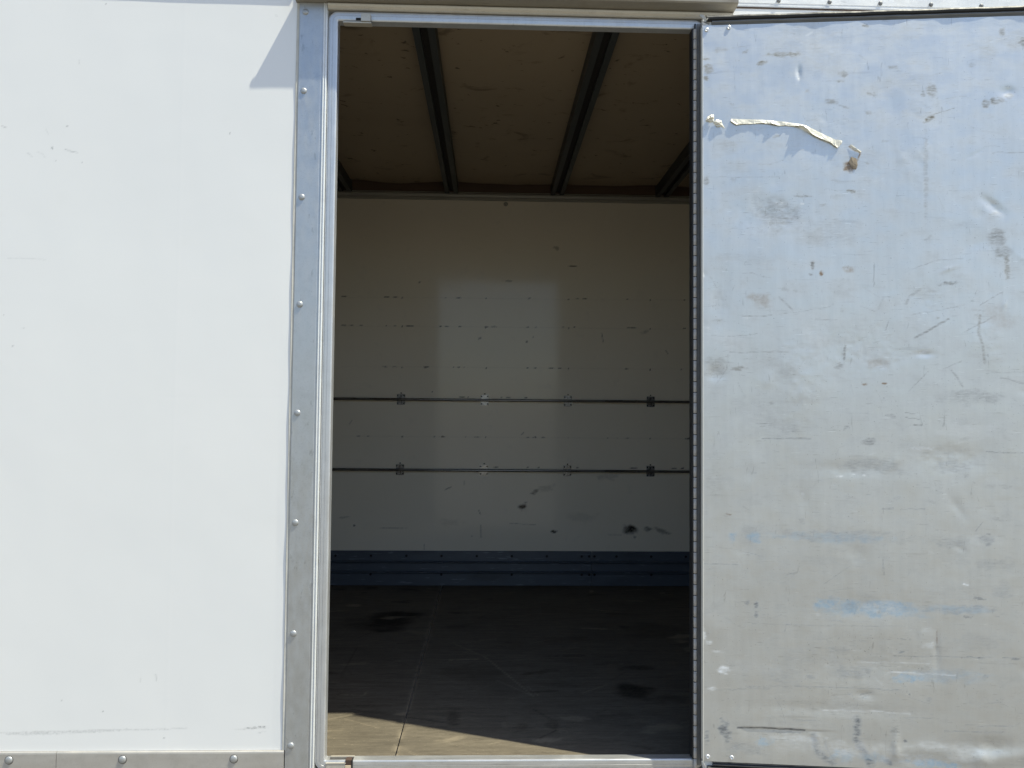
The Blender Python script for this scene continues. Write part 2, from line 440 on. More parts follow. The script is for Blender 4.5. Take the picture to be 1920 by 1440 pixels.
WALL_BLOBS = [
    (-1.2089,0.1059,0.2028,0.0047,2,'d',0.28),
    (-1.3491,0.1018,0.0936,0.0047,0,'d',0.3),
    (-0.7057,0.1134,0.0537,0.0025,3,'d',0.3),
    (-0.6899,0.1165,0.0316,0.0022,4,'d',0.95),
    (-0.6737,0.1023,0.019,0.0019,15,'d',0.3),
    (-0.9623,0.0862,0.0024,0.0016,0,'d',0.8),
    (-1.346,1.8655,0.0021,0.0041,15,'d',0.9),
    (-1.3351,1.826,0.0016,0.0033,20,'d',0.8),
    (-1.1968,2.3195,0.0026,0.0027,0,'d',0.9),
    (-1.3031,1.9343,0.0026,0.0027,0,'d',0.6),
    (-0.8091,1.9212,0.0016,0.0017,0,'d',0.8),
    (-1.2547,1.8226,0.0016,0.002,0,'d',0.6),
    (-1.1418,0.1652,0.0016,0.0016,0,'d',0.7),
    (-1.4741,1.3487,0.0024,0.0016,0,'d',0.6),
    (-1.444,1.255,0.0016,0.0016,0,'d',0.6),
    (-1.4156,1.3089,0.0079,0.0016,0,'d',0.35),
    (-0.6749,2.2958,0.0049,0.0024,-20,'d',0.3),
    (-1.2664,0.1984,0.0016,0.0016,0,'d',0.5),
]
WALL_LINES = [
    ([(-1.3073,1.8613),(-1.2701,1.8521)],0.0009,'d',0.8),
    ([(-1.3904,1.8514),(-1.3742,1.8451),(-1.3674,1.8353)],0.0007,'d',0.5),
    ([(-1.4191,1.8475),(-1.4059,1.8362)],0.0007,'d',0.6),
    ([(-1.5003,1.9286),(-1.4857,1.9239)],0.0008,'d',0.8),
    ([(-1.367,1.9214),(-1.3585,1.9066)],0.0006,'d',0.4),
    ([(-1.2724,2.1398),(-1.272,2.1281)],0.0006,'d',0.5),
    ([(-1.4673,1.523),(-1.4196,1.5238),(-1.3558,1.5215)],0.0007,'d',0.35),
    ([(-0.9908,0.2732),(-0.9888,0.2559)],0.0009,'d',0.75),
    ([(-1.0363,0.2639),(-1.036,0.2528)],0.0008,'d',0.35),
    ([(-1.4425,0.1037),(-1.3026,0.1078),(-1.0995,0.1102),(-0.8953,0.1141)],0.0009,'d',0.45),
]
FLOOR_BLOBS = [
    (-0.4902,1.6087,0.1425,0.216,0,'k',0.75),
    (-0.568,1.4928,0.1584,0.0924,0,'k',0.4),
    (0.5651,0.5843,0.0857,0.0915,0,'k',0.7),
    (0.6763,0.525,0.12,0.0413,0,'k',0.35),
    (0.3688,1.2474,0.1512,0.0651,0,'k',0.2),
    (-0.1148,0.3599,0.0263,0.0817,0,'k',0.35),
    (0.2254,0.2901,0.0291,0.0605,0,'k',0.3),
    (-0.0271,0.8158,0.1526,0.1248,0,'k',0.2),
    (-0.4159,0.3853,0.0752,0.0644,0,'k',0.15),
    (0.837,1.4205,0.1862,0.1796,0,'k',0.3),
]
FLOOR_LINES = [
    ([(-0.155,1.1992),(-0.0062,1.0032),(0.1771,0.5546)],0.0037,'w',0.35),
    ([(0.0378,0.7237),(0.1771,0.5546)],0.0021,'w',0.4),
    ([(-0.4806,0.433),(-0.3604,0.3895),(-0.0937,0.3016)],0.0029,'k',0.5),
    ([(0.1696,0.4281),(0.2291,0.3343),(0.2343,0.2472),(0.1728,0.1862)],0.0058,'k',0.4),
    ([(-0.0325,1.2476),(0.0427,1.2641)],0.0038,'w',0.35),
    ([(-0.4638,0.5587),(-0.4525,0.6123)],0.003,'w',0.4),
    ([(-0.2364,0.2726),(0.1602,0.2691)],0.0018,'k',0.4),
    ([(-0.5822,0.7567),(-0.5886,1.1296)],0.0053,'k',0.35),
    ([(-0.0582,0.3367),(0.3359,0.2254)],0.0014,'w',0.2),
]
TAPE_TOP = [(0.0855, 1.9733), (0.1336, 1.9705), (0.1814, 1.9678), (0.237, 1.9617), (0.2924, 1.9522), (0.3098, 1.9469), (0.3365, 1.9332), (0.3678, 1.9162), (0.396, 1.9025), (0.4179, 1.8988)]
TAPE_LOW = [(0.0983, 1.9547), (0.1335, 1.9556), (0.1814, 1.9563), (0.237, 1.9485), (0.2845, 1.9442), (0.305, 1.9421), (0.327, 1.9219), (0.3552, 1.9033), (0.3802, 1.893), (0.4068, 1.8777)]
TAPE_SHADOW = [(0.0886, 1.9284), (0.1095, 1.9313), (0.1494, 1.9388), (0.1622, 1.9319), (0.1749, 1.9234), (0.1828, 1.9001), (0.1971, 1.913), (0.2226, 1.9323), (0.2353, 1.9254), (0.2447, 1.8956), (0.2571, 1.8559), (0.2667, 1.8738), (0.2714, 1.8573), (0.2825, 1.8686), (0.3015, 1.8879), (0.3235, 1.876), (0.3471, 1.8641), (0.3675, 1.8654), (0.3768, 1.8423), (0.3895, 1.865), (0.4084, 1.8826)]
# scrap [(0.01, 1.9666), (0.0261, 1.9879), (0.0341, 1.976), (0.0373, 1.9643), (0.0582, 1.9689), (0.0694, 1.9437), (0.0534, 1.9491), (0.0341, 1.9528)]

# ---------------------------------------------------------------- helpers
def link(o, parent=None):
    C.objects.link(o)
    if parent is not None:
        o.parent = parent
    return o

def empty(name, loc=(0, 0, 0), parent=None):
    o = bpy.data.objects.new(name, None)
    o.location = loc
    o.empty_display_size = 0.1
    return link(o, parent)

def mesh_obj(name, verts, faces, mat, parent=None, smooth=False):
    me = bpy.data.meshes.new(name)
    me.from_pydata([tuple(v) for v in verts], [], faces)
    bm = bmesh.new(); bm.from_mesh(me)
    bmesh.ops.recalc_face_normals(bm, faces=bm.faces)
    bm.to_mesh(me); bm.free()
    if smooth:
        me.polygons.foreach_set('use_smooth', [True] * len(me.polygons))
    me.materials.append(mat)
    return link(bpy.data.objects.new(name, me), parent)

def box_vf(a, b, base=0):
    x0, y0, z0 = a; x1, y1, z1 = b
    v = [(x0, y0, z0), (x1, y0, z0), (x1, y1, z0), (x0, y1, z0), (x0, y0, z1), (x1, y0, z1), (x1, y1, z1), (x0, y1, z1)]
    f = [(0, 3, 2, 1), (4, 5, 6, 7), (0, 1, 5, 4), (1, 2, 6, 5), (2, 3, 7, 6), (3, 0, 4, 7)]
    return v, [tuple(i + base for i in q) for q in f]

def boxes(name, lst, mat, parent=None, bevel=0.0):
    V, F = [], []
    for a, b in lst:
        v, f = box_vf(a, b, len(V)); V += v; F += f
    o = mesh_obj(name, V, F, mat, parent)
    if bevel:
        bm = bmesh.new(); bm.from_mesh(o.data)
        bmesh.ops.bevel(bm, geom=list(bm.edges), offset=bevel, segments=2, affect='EDGES', clamp_overlap=True)
        bm.to_mesh(o.data); bm.free()
    return o

def extrude(name, prof, axis, t0, t1, mat, parent=None, n=1, wobble=None, shift=None):
    """closed profile swept along x (prof = (y, z)) or z (prof = (x, y))"""
    V, F = [], []
    k = len(prof)
    for i in range(n + 1):
        t = t0 + (t1 - t0) * i / n
        w = wobble(t) if wobble else 0.0
        for a, b in prof:
            V.append((t, a + w, b) if axis == 'x' else (a, b + w, t))
    for i in range(n):
        for j in range(k):
            F.append((i * k + j, i * k + (j + 1) % k, (i + 1) * k + (j + 1) % k, (i + 1) * k + j))
    F.append(tuple(range(k)))
    F.append(tuple(n * k + j for j in range(k)))
    return mesh_obj(name, V, F, mat, parent)

def lathe(name, prof, seg, mat, parent=None, axis='-y'):
    """prof = (radius, height) from base to tip, axis points to -y"""
    V, F = [], []
    for r, h in prof:
        for i in range(seg):
            a = 2 * math.pi * i / seg
            V.append((r * math.cos(a), -h, r * math.sin(a)) if axis == '-y' else (r * math.cos(a), r * math.sin(a), h))
    for j in range(len(prof) - 1):
        for i in range(seg):
            F.append((j * seg + i, j * seg + (i + 1) % seg, (j + 1) * seg + (i + 1) % seg, (j + 1) * seg + i))
    F.append(tuple((len(prof) - 1) * seg + i for i in range(seg)))
    o = mesh_obj(name, V, F, mat, parent, smooth=True)
    return o

def copy_to(src, loc, parent, rot=None):
    o = src.copy()
    o.location = loc
    if rot is not None:
        o.rotation_euler = rot
    C.objects.link(o)
    o.parent = parent
    return o

_tab = np.random.RandomState(3).rand(256, 256)
def vnoise(x, y, seed=0):
    x = x + seed * 17.31; y = y + seed * 9.77
    xi = np.floor(x).astype(int); yi = np.floor(y).astype(int)
    fx = x - xi; fy = y - yi
    fx = fx * fx * (3 - 2 * fx); fy = fy * fy * (3 - 2 * fy)
    a = _tab[yi & 255, xi & 255]; b = _tab[yi & 255, (xi + 1) & 255]
    c = _tab[(yi + 1) & 255, xi & 255]; d = _tab[(yi + 1) & 255, (xi + 1) & 255]
    return (a * (1 - fx) + b * fx) * (1 - fy) + (c * (1 - fx) + d * fx) * fy

def fbm(x, y, seed=0, octaves=4):
    s, a, t = 0.0, 1.0, 0.0
    for i in range(octaves):
        s = s + a * vnoise(x, y, seed + i); t += a
        x = x * 2.03; y = y * 2.03; a *= 0.5
    return s / t

class Sheet:
    """a dense sheet in (u, v) with wear and painted shade layers; kinds: d grey scuff and dent shade, o olive, b brown, l blue paint, w chalk white and dent light, k black and fold shade"""
    def __init__(s, u0, u1, v0, v1, step):
        s.nu = max(2, int(round((u1 - u0) / step)) + 1); s.nv = max(2, int(round((v1 - v0) / step)) + 1)
        s.u = np.linspace(u0, u1, s.nu); s.v = np.linspace(v0, v1, s.nv)
        s.U, s.V = np.meshgrid(s.u, s.v)
        s.h = np.zeros_like(s.U); s.step = step
        s.L = {}
    def layer(s, k):
        if k not in s.L:
            s.L[k] = np.zeros_like(s.U)
        return s.L[k]
    def window(s, u, v, ru, rv):
        i0, i1 = np.searchsorted(s.u, [u - ru, u + ru]); j0, j1 = np.searchsorted(s.v, [v - rv, v + rv])
        return slice(max(0, j0 - 1), j1 + 1), slice(max(0, i0 - 1), i1 + 1)
    def blob(s, u, v, ru, rv, ang, k, st, seed=0):
        ru = max(ru, s.step * .7); rv = max(rv, s.step * .7)
        R = 1.6 * max(ru, rv)
        w = s.window(u, v, R, R)
        U, V = s.U[w], s.V[w]
        if U.size == 0:
            return
        a = math.radians(ang); du, dv = U - u, V - v
        p = (du * math.cos(a) + dv * math.sin(a)) / ru; q = (-du * math.sin(a) + dv * math.cos(a)) / rv
        r = np.sqrt(p * p + q * q)
        sc = 1.0 / max(0.004, min(ru, rv) * .7)
        n = fbm(U * sc * .6, V * sc, seed, 4)
        fine = fbm(U * 140, V * 330, seed + 5, 2)
        mk = np.clip((1.15 - r + (n - .5) * 1.3) / .75, 0, 1)
        mk = mk * mk * (3 - 2 * mk) * (0.45 + 1.1 * (fine * .6 + n * .4))
        s.layer(k)[w] = np.maximum(s.layer(k)[w], np.clip(mk * st, 0, 1))
    def line(s, pts, hw, k, st, seed=0):
        for (u0, v0), (u1, v1) in zip(pts[:-1], pts[1:]):
            pad = hw * 2 + s.step * 2
            w = s.window((u0 + u1) / 2, (v0 + v1) / 2, abs(u1 - u0) / 2 + pad, abs(v1 - v0) / 2 + pad)
            U, V = s.U[w], s.V[w]
            if U.size == 0:
                continue
            L2 = (u1 - u0) ** 2 + (v1 - v0) ** 2 + 1e-12
            t = np.clip(((U - u0) * (u1 - u0) + (V - v0) * (v1 - v0)) / L2, 0, 1)
            wob = (fbm(U * 60, V * 60, seed, 2) - .5) * 0.004
            d = np.hypot(U - u0 - t * (u1 - u0), V - v0 - t * (v1 - v0) + wob)
            hh = max(hw, s.step * .55)
            gain = min(1.0, (hw / hh) + .25)
            mk = np.clip(1.25 - d / hh, 0, 1) * (0.35 + 1.0 * fbm(U * 90, V * 200, seed + 2, 3)) * gain
            s.layer(k)[w] = np.maximum(s.layer(k)[w], np.clip(mk * st, 0, 1))
    def dent(s, u, v, ru, rv, ang, mm):
        R = 2.2 * max(ru, rv)
        w = s.window(u, v, R, R)
        U, V = s.U[w], s.V[w]
        if U.size == 0:
            return
        a = math.radians(ang); du, dv = U - u, V - v
        p = (du * math.cos(a) + dv * math.sin(a)) / ru; q = (-du * math.sin(a) + dv * math.cos(a)) / rv
        s.h[w] += mm * .0008 * np.exp(-(p * p + q * q) * 1.3) * (.7 + .6 * fbm(U * 45, V * 45, int(abs(u) * 100), 3))
    def build(s, name, fn, mat, parent, kinds):
        co = fn(s.U.ravel(), s.V.ravel(), s.h.ravel())
        me = bpy.data.meshes.new(name)
        nv = s.nu * s.nv
        idx = np.arange(nv).reshape(s.nv, s.nu)
        q = np.stack([idx[:-1, :-1], idx[:-1, 1:], idx[1:, 1:], idx[1:, :-1]], -1).reshape(-1, 4)
        me.vertices.add(nv); me.vertices.foreach_set('co', np.asarray(co, np.float32).ravel())
        me.loops.add(q.size); me.loops.foreach_set('vertex_index', q.astype(np.int32).ravel())
        me.polygons.add(len(q)); me.polygons.foreach_set('loop_start', np.arange(0, q.size, 4, dtype=np.int32))
        me.update(calc_edges=True)
        me.polygons.foreach_set('use_smooth', np.ones(len(q), bool))
        for k in kinds:
            a = me.attributes.new('wear_shade_' + k, 'FLOAT', 'POINT')
            a.data.foreach_set('value', s.layer(k).astype(np.float32).ravel())
        me.materials.append(mat)
        me.validate()
        return link(bpy.data.objects.new(name, me), parent)

# ---------------------------------------------------------------- materials
class NT:
    def __init__(s, name):
        s.m = bpy.data.materials.new(name); s.m.use_nodes = True
        s.t = s.m.node_tree; s.t.nodes.clear()
        s.out = s.t.nodes.new('ShaderNodeOutputMaterial')
        s.b = s.t.nodes.new('ShaderNodeBsdfPrincipled')
        s.t.links.new(s.b.outputs[0], s.out.inputs[0])
        s.tc = s.t.nodes.new('ShaderNodeTexCoord')
    def set(s, k, v):
        if hasattr(v, 'is_linked') or isinstance(v, bpy.types.NodeSocket):
            s.t.links.new(v, s.b.inputs[k])
        else:
            s.b.inputs[k].default_value = (*v, 1.0) if isinstance(v, tuple) and len(v) == 3 else v
    def put(s, sock, v):
        if isinstance(v, bpy.types.NodeSocket):
            s.t.links.new(v, sock)
        else:
            sock.default_value = (*v, 1.0) if isinstance(v, tuple) and len(v) == 3 and sock.type == 'RGBA' else v
    def noise(s, scale, detail=4, rough=.55, stretch=(1, 1, 1), dist=0.0, loc=(0, 0, 0)):
        mp = s.t.nodes.new('ShaderNodeMapping'); mp.inputs['Scale'].default_value = stretch; mp.inputs['Location'].default_value = loc
        s.t.links.new(s.tc.outputs['Object'], mp.inputs[0])
        n = s.t.nodes.new('ShaderNodeTexNoise')
        n.inputs['Scale'].default_value = scale; n.inputs['Detail'].default_value = detail
        n.inputs['Roughness'].default_value = rough; n.inputs['Distortion'].default_value = dist
        s.t.links.new(mp.outputs[0], n.inputs['Vector'])
        return n.outputs[0]
    def ramp(s, f, a, b, lo=0.0, hi=1.0):
        n = s.t.nodes.new('ShaderNodeMapRange')
        n.interpolation_type = 'SMOOTHSTEP'
        s.put(n.inputs[0], f)
        for i, v in enumerate((a, b, lo, hi)):
            n.inputs[i + 1].default_value = v
        return n.outputs[0]
    def math(s, op, a, b=0.0, clamp=False):
        n = s.t.nodes.new('ShaderNodeMath'); n.operation = op; n.use_clamp = clamp
        s.put(n.inputs[0], a); s.put(n.inputs[1], b)
        return n.outputs[0]
    def mix(s, f, a, b, mode='MIX'):
        n = s.t.nodes.new('ShaderNodeMix'); n.data_type = 'RGBA'; n.blend_type = mode
        s.put(n.inputs[0], f); s.put(n.inputs[6], a); s.put(n.inputs[7], b)
        return n.outputs[2]
    def attr(s, k):
        n = s.t.nodes.new('ShaderNodeAttribute'); n.attribute_name = 'wear_shade_' + k
        return n.outputs['Fac']
    def bump(s, h, strength=.2, dist=.001):
        n = s.t.nodes.new('ShaderNodeBump'); n.inputs['Strength'].default_value = strength; n.inputs['Distance'].default_value = dist
        s.t.links.new(h, n.inputs['Height'])
        s.t.links.new(n.outputs[0], s.b.inputs['Normal'])

def simple(name, col, rough=.5, metal=0.0, var=.12, scale=30, stretch=(1, 1, 1), bump=.1, spec=.5):
    t = NT(name)
    n = t.noise(scale, 5, .6, stretch)
    dark = tuple(c * (1 - var) for c in col); lite = tuple(min(1, c * (1 + var)) for c in col)
    t.set('Base Color', t.mix(n, dark, lite))
    t.set('Roughness', t.ramp(n, .25, .75, max(.02, rough - .08), min(1, rough + .08)))
    t.set('Metallic', metal); t.set('Specular IOR Level', spec)
    if bump:
        t.bump(t.noise(scale * 6, 3, .6, stretch), bump, .0006)
    return t.m

def make_white():
    t = NT('white_panel_paint')
    big = t.noise(1.3, 3, .5); mid = t.noise(9, 5, .6); spk = t.noise(420, 2, .5)
    c = t.mix(t.ramp(big, .3, .7), (.805, .80, .785), (.83, .82, .80))
    c = t.mix(t.ramp(mid, .62, .85, 0, .12), c, (.70, .69, .65))
    c = t.mix(t.ramp(t.noise(150, 2, .5), .76, .80, 0, .25), c, (.45, .44, .42))
    c = t.mix(t.math('MULTIPLY', t.attr('d'), t.ramp(t.noise(160, 3, .6), .35, .6, .25, .95)), c, (.14, .14, .14))
    t.set('Base Color', c)
    t.set('Roughness', t.ramp(mid, .3, .7, .3, .42))
    t.bump(t.math('ADD', t.math('MULTIPLY', t.noise(5, 2, .5), 3.0), t.math('MULTIPLY', spk, .05)), .25, .0012)
    return t.m

def make_alu(name, base=(.60, .615, .63), rough=.36, metal=.75, grain=(1, 1, 1), dirt=.3, dirtcol=(.22, .20, .16)):
    t = NT(name)
    big = t.noise(6, 5, .6); fine = t.noise(60, 4, .6, grain); sp = t.noise(260, 2, .5)
    c = t.mix(fine, tuple(x * .88 for x in base), tuple(min(1, x * 1.08) for x in base))
    c = t.mix(t.ramp(sp, .55, .72, 0, .35), c, tuple(x * .68 for x in base))
    c = t.mix(t.ramp(t.noise(22, 5, .7), .42, .72, 0, .35), c, tuple(x * .74 for x in base))
    dm = t.ramp(big, .5, .8, 0, dirt)
    c = t.mix(dm, c, dirtcol)
    scr = t.ramp(t.noise(24, 3, .55, (grain[0] * 3, grain[1] * 3, grain[2] * 3), 0, (3, 1, 2)), .66, .72, 0, .45)
    c = t.mix(scr, c, tuple(x * .55 for x in base))
    t.set('Base Color', c)
    t.set('Metallic', t.math('SUBTRACT', metal, dm, True))
    t.set('Roughness', t.ramp(fine, .25, .75, rough - .07, rough + .1))
    t.bump(t.math('ADD', fine, t.math('MULTIPLY', sp, .4)), .12, .0006)
    return t.m

def make_door():
    t = NT('scuffed_aluminium_skin')
    big = t.noise(2.2, 4, .6); mid = t.noise(11, 5, .65, (1, 1, 1.6)); brush = t.noise(55, 4, .65, (1, 1, .10)); brushh = t.noise(45, 4, .6, (.12, 1, 1.6))
    base = t.mix(brush, (.565, .575, .575), (.685, .69, .68))
    base = t.mix(t.ramp(big, .35, .7, 0, .35), base, (.54, .545, .54))
    base = t.mix(t.ramp(mid, .52, .75, 0, .30), base, (.40, .40, .385))
    base = t.mix(t.ramp(brushh, .60, .74, 0, .28), base, (.36, .36, .35))
    base = t.mix(t.ramp(t.noise(130, 3, .6, (.15, 1, 1.8)), .63, .72, 0, .42), base, (.28, .28, .27))
    base = t.mix(t.ramp(t.noise(130, 3, .6, (.15, 1, 1.8), 0, (5, 2, 3)), .66, .73, 0, .6), base, (.84, .85, .85))
    base = t.mix(t.ramp(t.noise(70, 3, .6, (1, 1, .2), 1.0, (7, 0, 1)), .66, .73, 0, .38), base, (.30, .30, .29))
    base = t.mix(t.ramp(t.noise(210, 2, .5, (1, 1, 1), 0, (1, 4, 2)), .68, .74, 0, .55), base, (.22, .22, .215))
    br1 = t.ramp(t.noise(95, 5, .7, (.45, 1, 1.7), .3), .34, .64, .2, 1.25)
    br2 = t.ramp(t.noise(60, 5, .7, (.9, 1, .9), .3, (2, 0, 5)), .30, .62, .35, 1.5)
    ad, ao, ab, al, aw = (t.math('MULTIPLY', t.attr(k), b_, True) for k, b_ in zip('doblw', (br1, br1, br2, br2, br1)))
    ak = t.attr('k')
    c = t.mix(t.math('MULTIPLY', ad, .85), base, (.11, .115, .12))
    c = t.mix(t.math('MULTIPLY', ao, .9), c, (.14, .128, .10))
    c = t.mix(t.math('MULTIPLY', ab, .9), c, (.22, .145, .085))
    c = t.mix(t.math('MULTIPLY', al, .8, True), c, (.30, .41, .50))
    c = t.mix(t.math('MULTIPLY', aw, .9), c, (.86, .87, .88))
    c = t.mix(ak, c, (.02, .016, .014))  # fold's crease shadow goes into the colour as black
    t.set('Base Color', c)
    tot = t.math('ADD', t.math('ADD', ad, ao), t.math('ADD', ab, t.math('ADD', al, t.math('ADD', aw, ak))), True)
    t.set('Metallic', t.math('SUBTRACT', .72, t.math('MULTIPLY', tot, .62), True))
    t.set('Roughness', t.math('ADD', t.ramp(mid, .3, .7, .33, .46), t.math('MULTIPLY', tot, .2)))
    t.bump(t.math('ADD', t.math('ADD', t.math('MULTIPLY', brush, .5), t.math('MULTIPLY', brushh, .5)), t.math('MULTIPLY', t.noise(14, 3, .5), 2.0)), .22, .0012)
    return t.m

def make_backwall():
    t = NT('glossy_lining_panel')
    big = t.noise(1.5, 4, .55); mid = t.noise(12, 5, .6)
    c = t.mix(t.ramp(big, .3, .7), (.83, .755, .62), (.87, .79, .655))
    c = t.mix(t.ramp(mid, .58, .8, 0, .2), c, (.5, .48, .43))
    c = t.mix(t.ramp(t.noise(160, 2, .5), .75, .79, 0, .5), c, (.2, .19, .17))
    c = t.mix(t.attr('d'), c, (.025, .024, .022))
    t.set('Base Color', c)
    t.set('Roughness', t.ramp(mid, .3, .7, .07, .15))
    t.set('Specular IOR Level', .30)
    t.bump(t.math('ADD', t.math('MULTIPLY', t.noise(3.5, 3, .5), 2.6), t.math('MULTIPLY', t.noise(40, 3, .5), .2)), .16, .002)
    return t.m

def make_floor():
    t = NT('worn_plywood_floor')
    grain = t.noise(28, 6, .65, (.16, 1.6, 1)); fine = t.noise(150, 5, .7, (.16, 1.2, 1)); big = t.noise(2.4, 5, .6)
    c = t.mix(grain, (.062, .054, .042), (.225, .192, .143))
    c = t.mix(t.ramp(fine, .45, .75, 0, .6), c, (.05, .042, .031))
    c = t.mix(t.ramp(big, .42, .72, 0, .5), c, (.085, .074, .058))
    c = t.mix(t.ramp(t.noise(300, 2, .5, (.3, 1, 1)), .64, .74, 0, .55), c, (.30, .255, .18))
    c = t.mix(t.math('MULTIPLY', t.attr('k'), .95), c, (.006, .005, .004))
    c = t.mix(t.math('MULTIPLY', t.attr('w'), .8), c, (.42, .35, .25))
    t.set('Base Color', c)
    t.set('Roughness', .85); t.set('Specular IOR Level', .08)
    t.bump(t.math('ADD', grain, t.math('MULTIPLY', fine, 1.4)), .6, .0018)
    return t.m

def make_ceiling():
    t = NT('stained_ceiling_sheet')
    big = t.noise(2.0, 5, .6, (1, 1, 1), .6); st = t.noise(5.5, 5, .62, (1, 1.5, 1), .8, (4, 2, 0))
    c = t.mix(big, (.31, .24, .16), (.385, .30, .205))
    c = t.mix(t.ramp(st, .57, .70, 0, .7), c, (.13, .098, .062))
    c = t.mix(t.ramp(t.noise(17, 4, .6, (1, 1.6, 1), .5), .655, .70, 0, .85), c, (.05, .036, .023))
    t.set('Base Color', c); t.set('Roughness', .5); t.set('Specular IOR Level', .4)
    t.bump(t.noise(4, 2, .5), .2, .004)
    return t.m

def make_kick():
    t = NT('blue_painted_kick_plate')
    n = t.noise(14, 5, .6, (.4, 1, 1)); s_ = t.noise(90, 3, .6, (.1, 1, 1))
    c = t.mix(n, (.075, .092, .118), (.115, .135, .165))
    c = t.mix(t.ramp(s_, .60, .70, 0, .6), c, (.26, .29, .33))
    c = t.mix(t.ramp(t.noise(5, 5, .6, (.6, 1, 2)), .5, .75, 0, .6), c, (.05, .055, .06))
    t.set('Base Color', c); t.set('Roughness', .38); t.set('Metallic', .15)
    t.bump(n, .15, .001)
    return t.m

def make_ground():
    t = NT('dusty_concrete_yard')
    c = t.mix(t.noise(.35, 6, .6), (.155, .14, .115), (.205, .185, .155))
    c = t.mix(t.ramp(t.noise(40, 4, .6), .4, .7, 0, .4), c, (.12, .11, .095))
    t.set('Base Color', c); t.set('Roughness', .9)
    t.bump(t.noise(90, 4, .6), .4, .01)
    return t.m

M_white = make_white()
M_post = make_alu('galvanised_post_metal', (.50, .515, .53), .37, .72, (1, 1, .35), .18, (.40, .40, .38))
M_frame = make_alu('extruded_aluminium', (.60, .61, .625), .36, .62, (1, 1, .12), .22, (.30, .28, .24))
M_bead = make_alu('sun_highlight_bead_aluminium', (.76, .77, .77), .38, .35, (1, 1, .1), .2, (.5, .5, .48))  # paler than the post: sun highlight put into the bead's colour
M_sill = make_alu('scuffed_sill_aluminium', (.60, .60, .60), .34, .7, (.12, 1, 1), .5, (.26, .24, .20))
M_head = make_alu('dirty_header_aluminium', (.56, .52, .45), .45, .35, (.15, 1, 1), .7, (.20, .16, .11))
M_ledge = make_alu('stained_drip_ledge_metal', (.30, .275, .23), .5, .3, (.15, 1, 1), .8, (.11, .09, .065))
M_rail = make_alu('weathered_bottom_rail_metal', (.50, .475, .44), .45, .45, (.2, 1, 1), .4, (.36, .33, .29))
M_rivet = make_alu('rivet_metal', (.44, .45, .455), .42, .6, (1, 1, 1), .3, (.3, .28, .25))
M_drivet = make_alu('bright_rivet_metal', (.80, .80, .80), .28, .6, (1, 1, 1), .1)
M_door = make_door()
M_edge = simple('door_edge_aluminium', (.66, .64, .58), .5, .1, .2, 30, (1, 1, .05))
M_toprail = make_alu('painted_top_rail', (.80, .80, .79), .42, .15, (.2, 1, 1), .25, (.58, .55, .5))
M_rubber_shade = simple('black_rubber_and_shade', (.018, .018, .02), .5, 0, .3, 60, (1, 1, 1), .2)  # real seals, and the painted shade of the right jamb
M_grub = simple('grey_worn_rubber', (.16, .16, .155), .5, 0, .45, 40, (.3, 1, 1), .3)
M_knuckle = simple('weathered_hinge_steel', (.50, .47, .44), .5, .1, .25, 60)
M_leafrivet = simple('dull_grey_rivet', (.20, .20, .20), .5, .3, .3, 80)
M_leaf = simple('dark_hinge_leaf', (.13, .125, .12), .45, .5, .3, 50)
M_back = make_backwall()
M_floor = make_floor()
M_ceil = make_ceiling()
M_kick = make_kick()
M_bow = simple('dark_galvanised_bow', (.055, .062, .062), .5, .4, .35, 40, (1, .1, 1), .3)
M_bowd = simple('dark_bow_channel', (.02, .018, .016), .8, 0, .5, 90, (1, 1, 1), .6)  # near-black mottled colour for the channel between the flanges
M_trim = simple('grey_coving_trim', (.36, .34, .29), .45, .1, .2, 20, (.2, 1, 1), .1)
M_wood = simple('dark_batten_wood', (.10, .06, .038), .7, 0, .4, 20, (.1, 1, 1), .3)
M_rod = simple('dark_steel_tube', (.20, .19, .175), .28, .75, .3, 40, (.1, 1, 1), .1)
M_brk = simple('zinc_bracket', (.30, .29, .28), .3, .7, .2, 60)
M_hole = simple('dark_screw_recess', (.012, .012, .012), .8, 0, .2, 60, bump=0)
M_seal = simple('beige_sealant', (.52, .50, .45), .7, 0, .2, 60)
M_rust_shade = simple('rusty_timber_and_shadow_line', (.07, .042, .03), .8, 0, .4, 90)  # keeper timber, and the painted shadow line under the right top rail
M_raw = simple('raw_pale_timber', (.62, .50, .36), .8, 0, .25, 90)
M_lining = simple('plain_white_lining', (.66, .645, .60), .35, 0, .05, 5)
M_under = simple('sill_apron_paint', (.66, .63, .57), .6, 0, .15, 14)
M_ground = make_ground()
M_end_dark = simple('unseen_dark_end_lining', (.26, .19, .12), .6, 0, .25, 8, (1, .2, 1))  # unseen ends, coloured dark to lessen bounce light inside the box
def make_tape():
    t = NT('cream_foil_tape')
    n = t.noise(120, 4, .6)
    t.set('Base Color', t.mix(n, (.66, .62, .50), (.82, .79, .70)))
    t.set('Roughness', .35); t.set('Specular IOR Level', .6)
    t.bump(t.noise(200, 3, .6), .5, .0015)
    return t.m
M_tape = make_tape()
M_glue = simple('brown_glue_residue', (.28, .22, .15), .6, 0, .5, 200, bump=.5)

# ---------------------------------------------------------------- ground
g = mesh_obj('ground', [(-900, -900, -.62), (900, -900, -.62), (900, 900, -.62), (-900, 900, -.62)], [(0, 1, 2, 3)], M_ground)
g['kind'] = 'structure'

# ---------------------------------------------------------------- the truck body
D = 2.356                      # inner depth at the far wall
XL, XR = -2.2, 3.2             # ends of the box
ZC = 2.50                      # ceiling
truck = empty('truck_body', (0, 0, -.62))
truck['label'] = 'white box truck body seen from its side with an open loading doorway'
truck['category'] = 'truck body'
T = empty                      # (parts use world coordinates, the parent offset is undone below)
truck.location = (0, 0, 0)

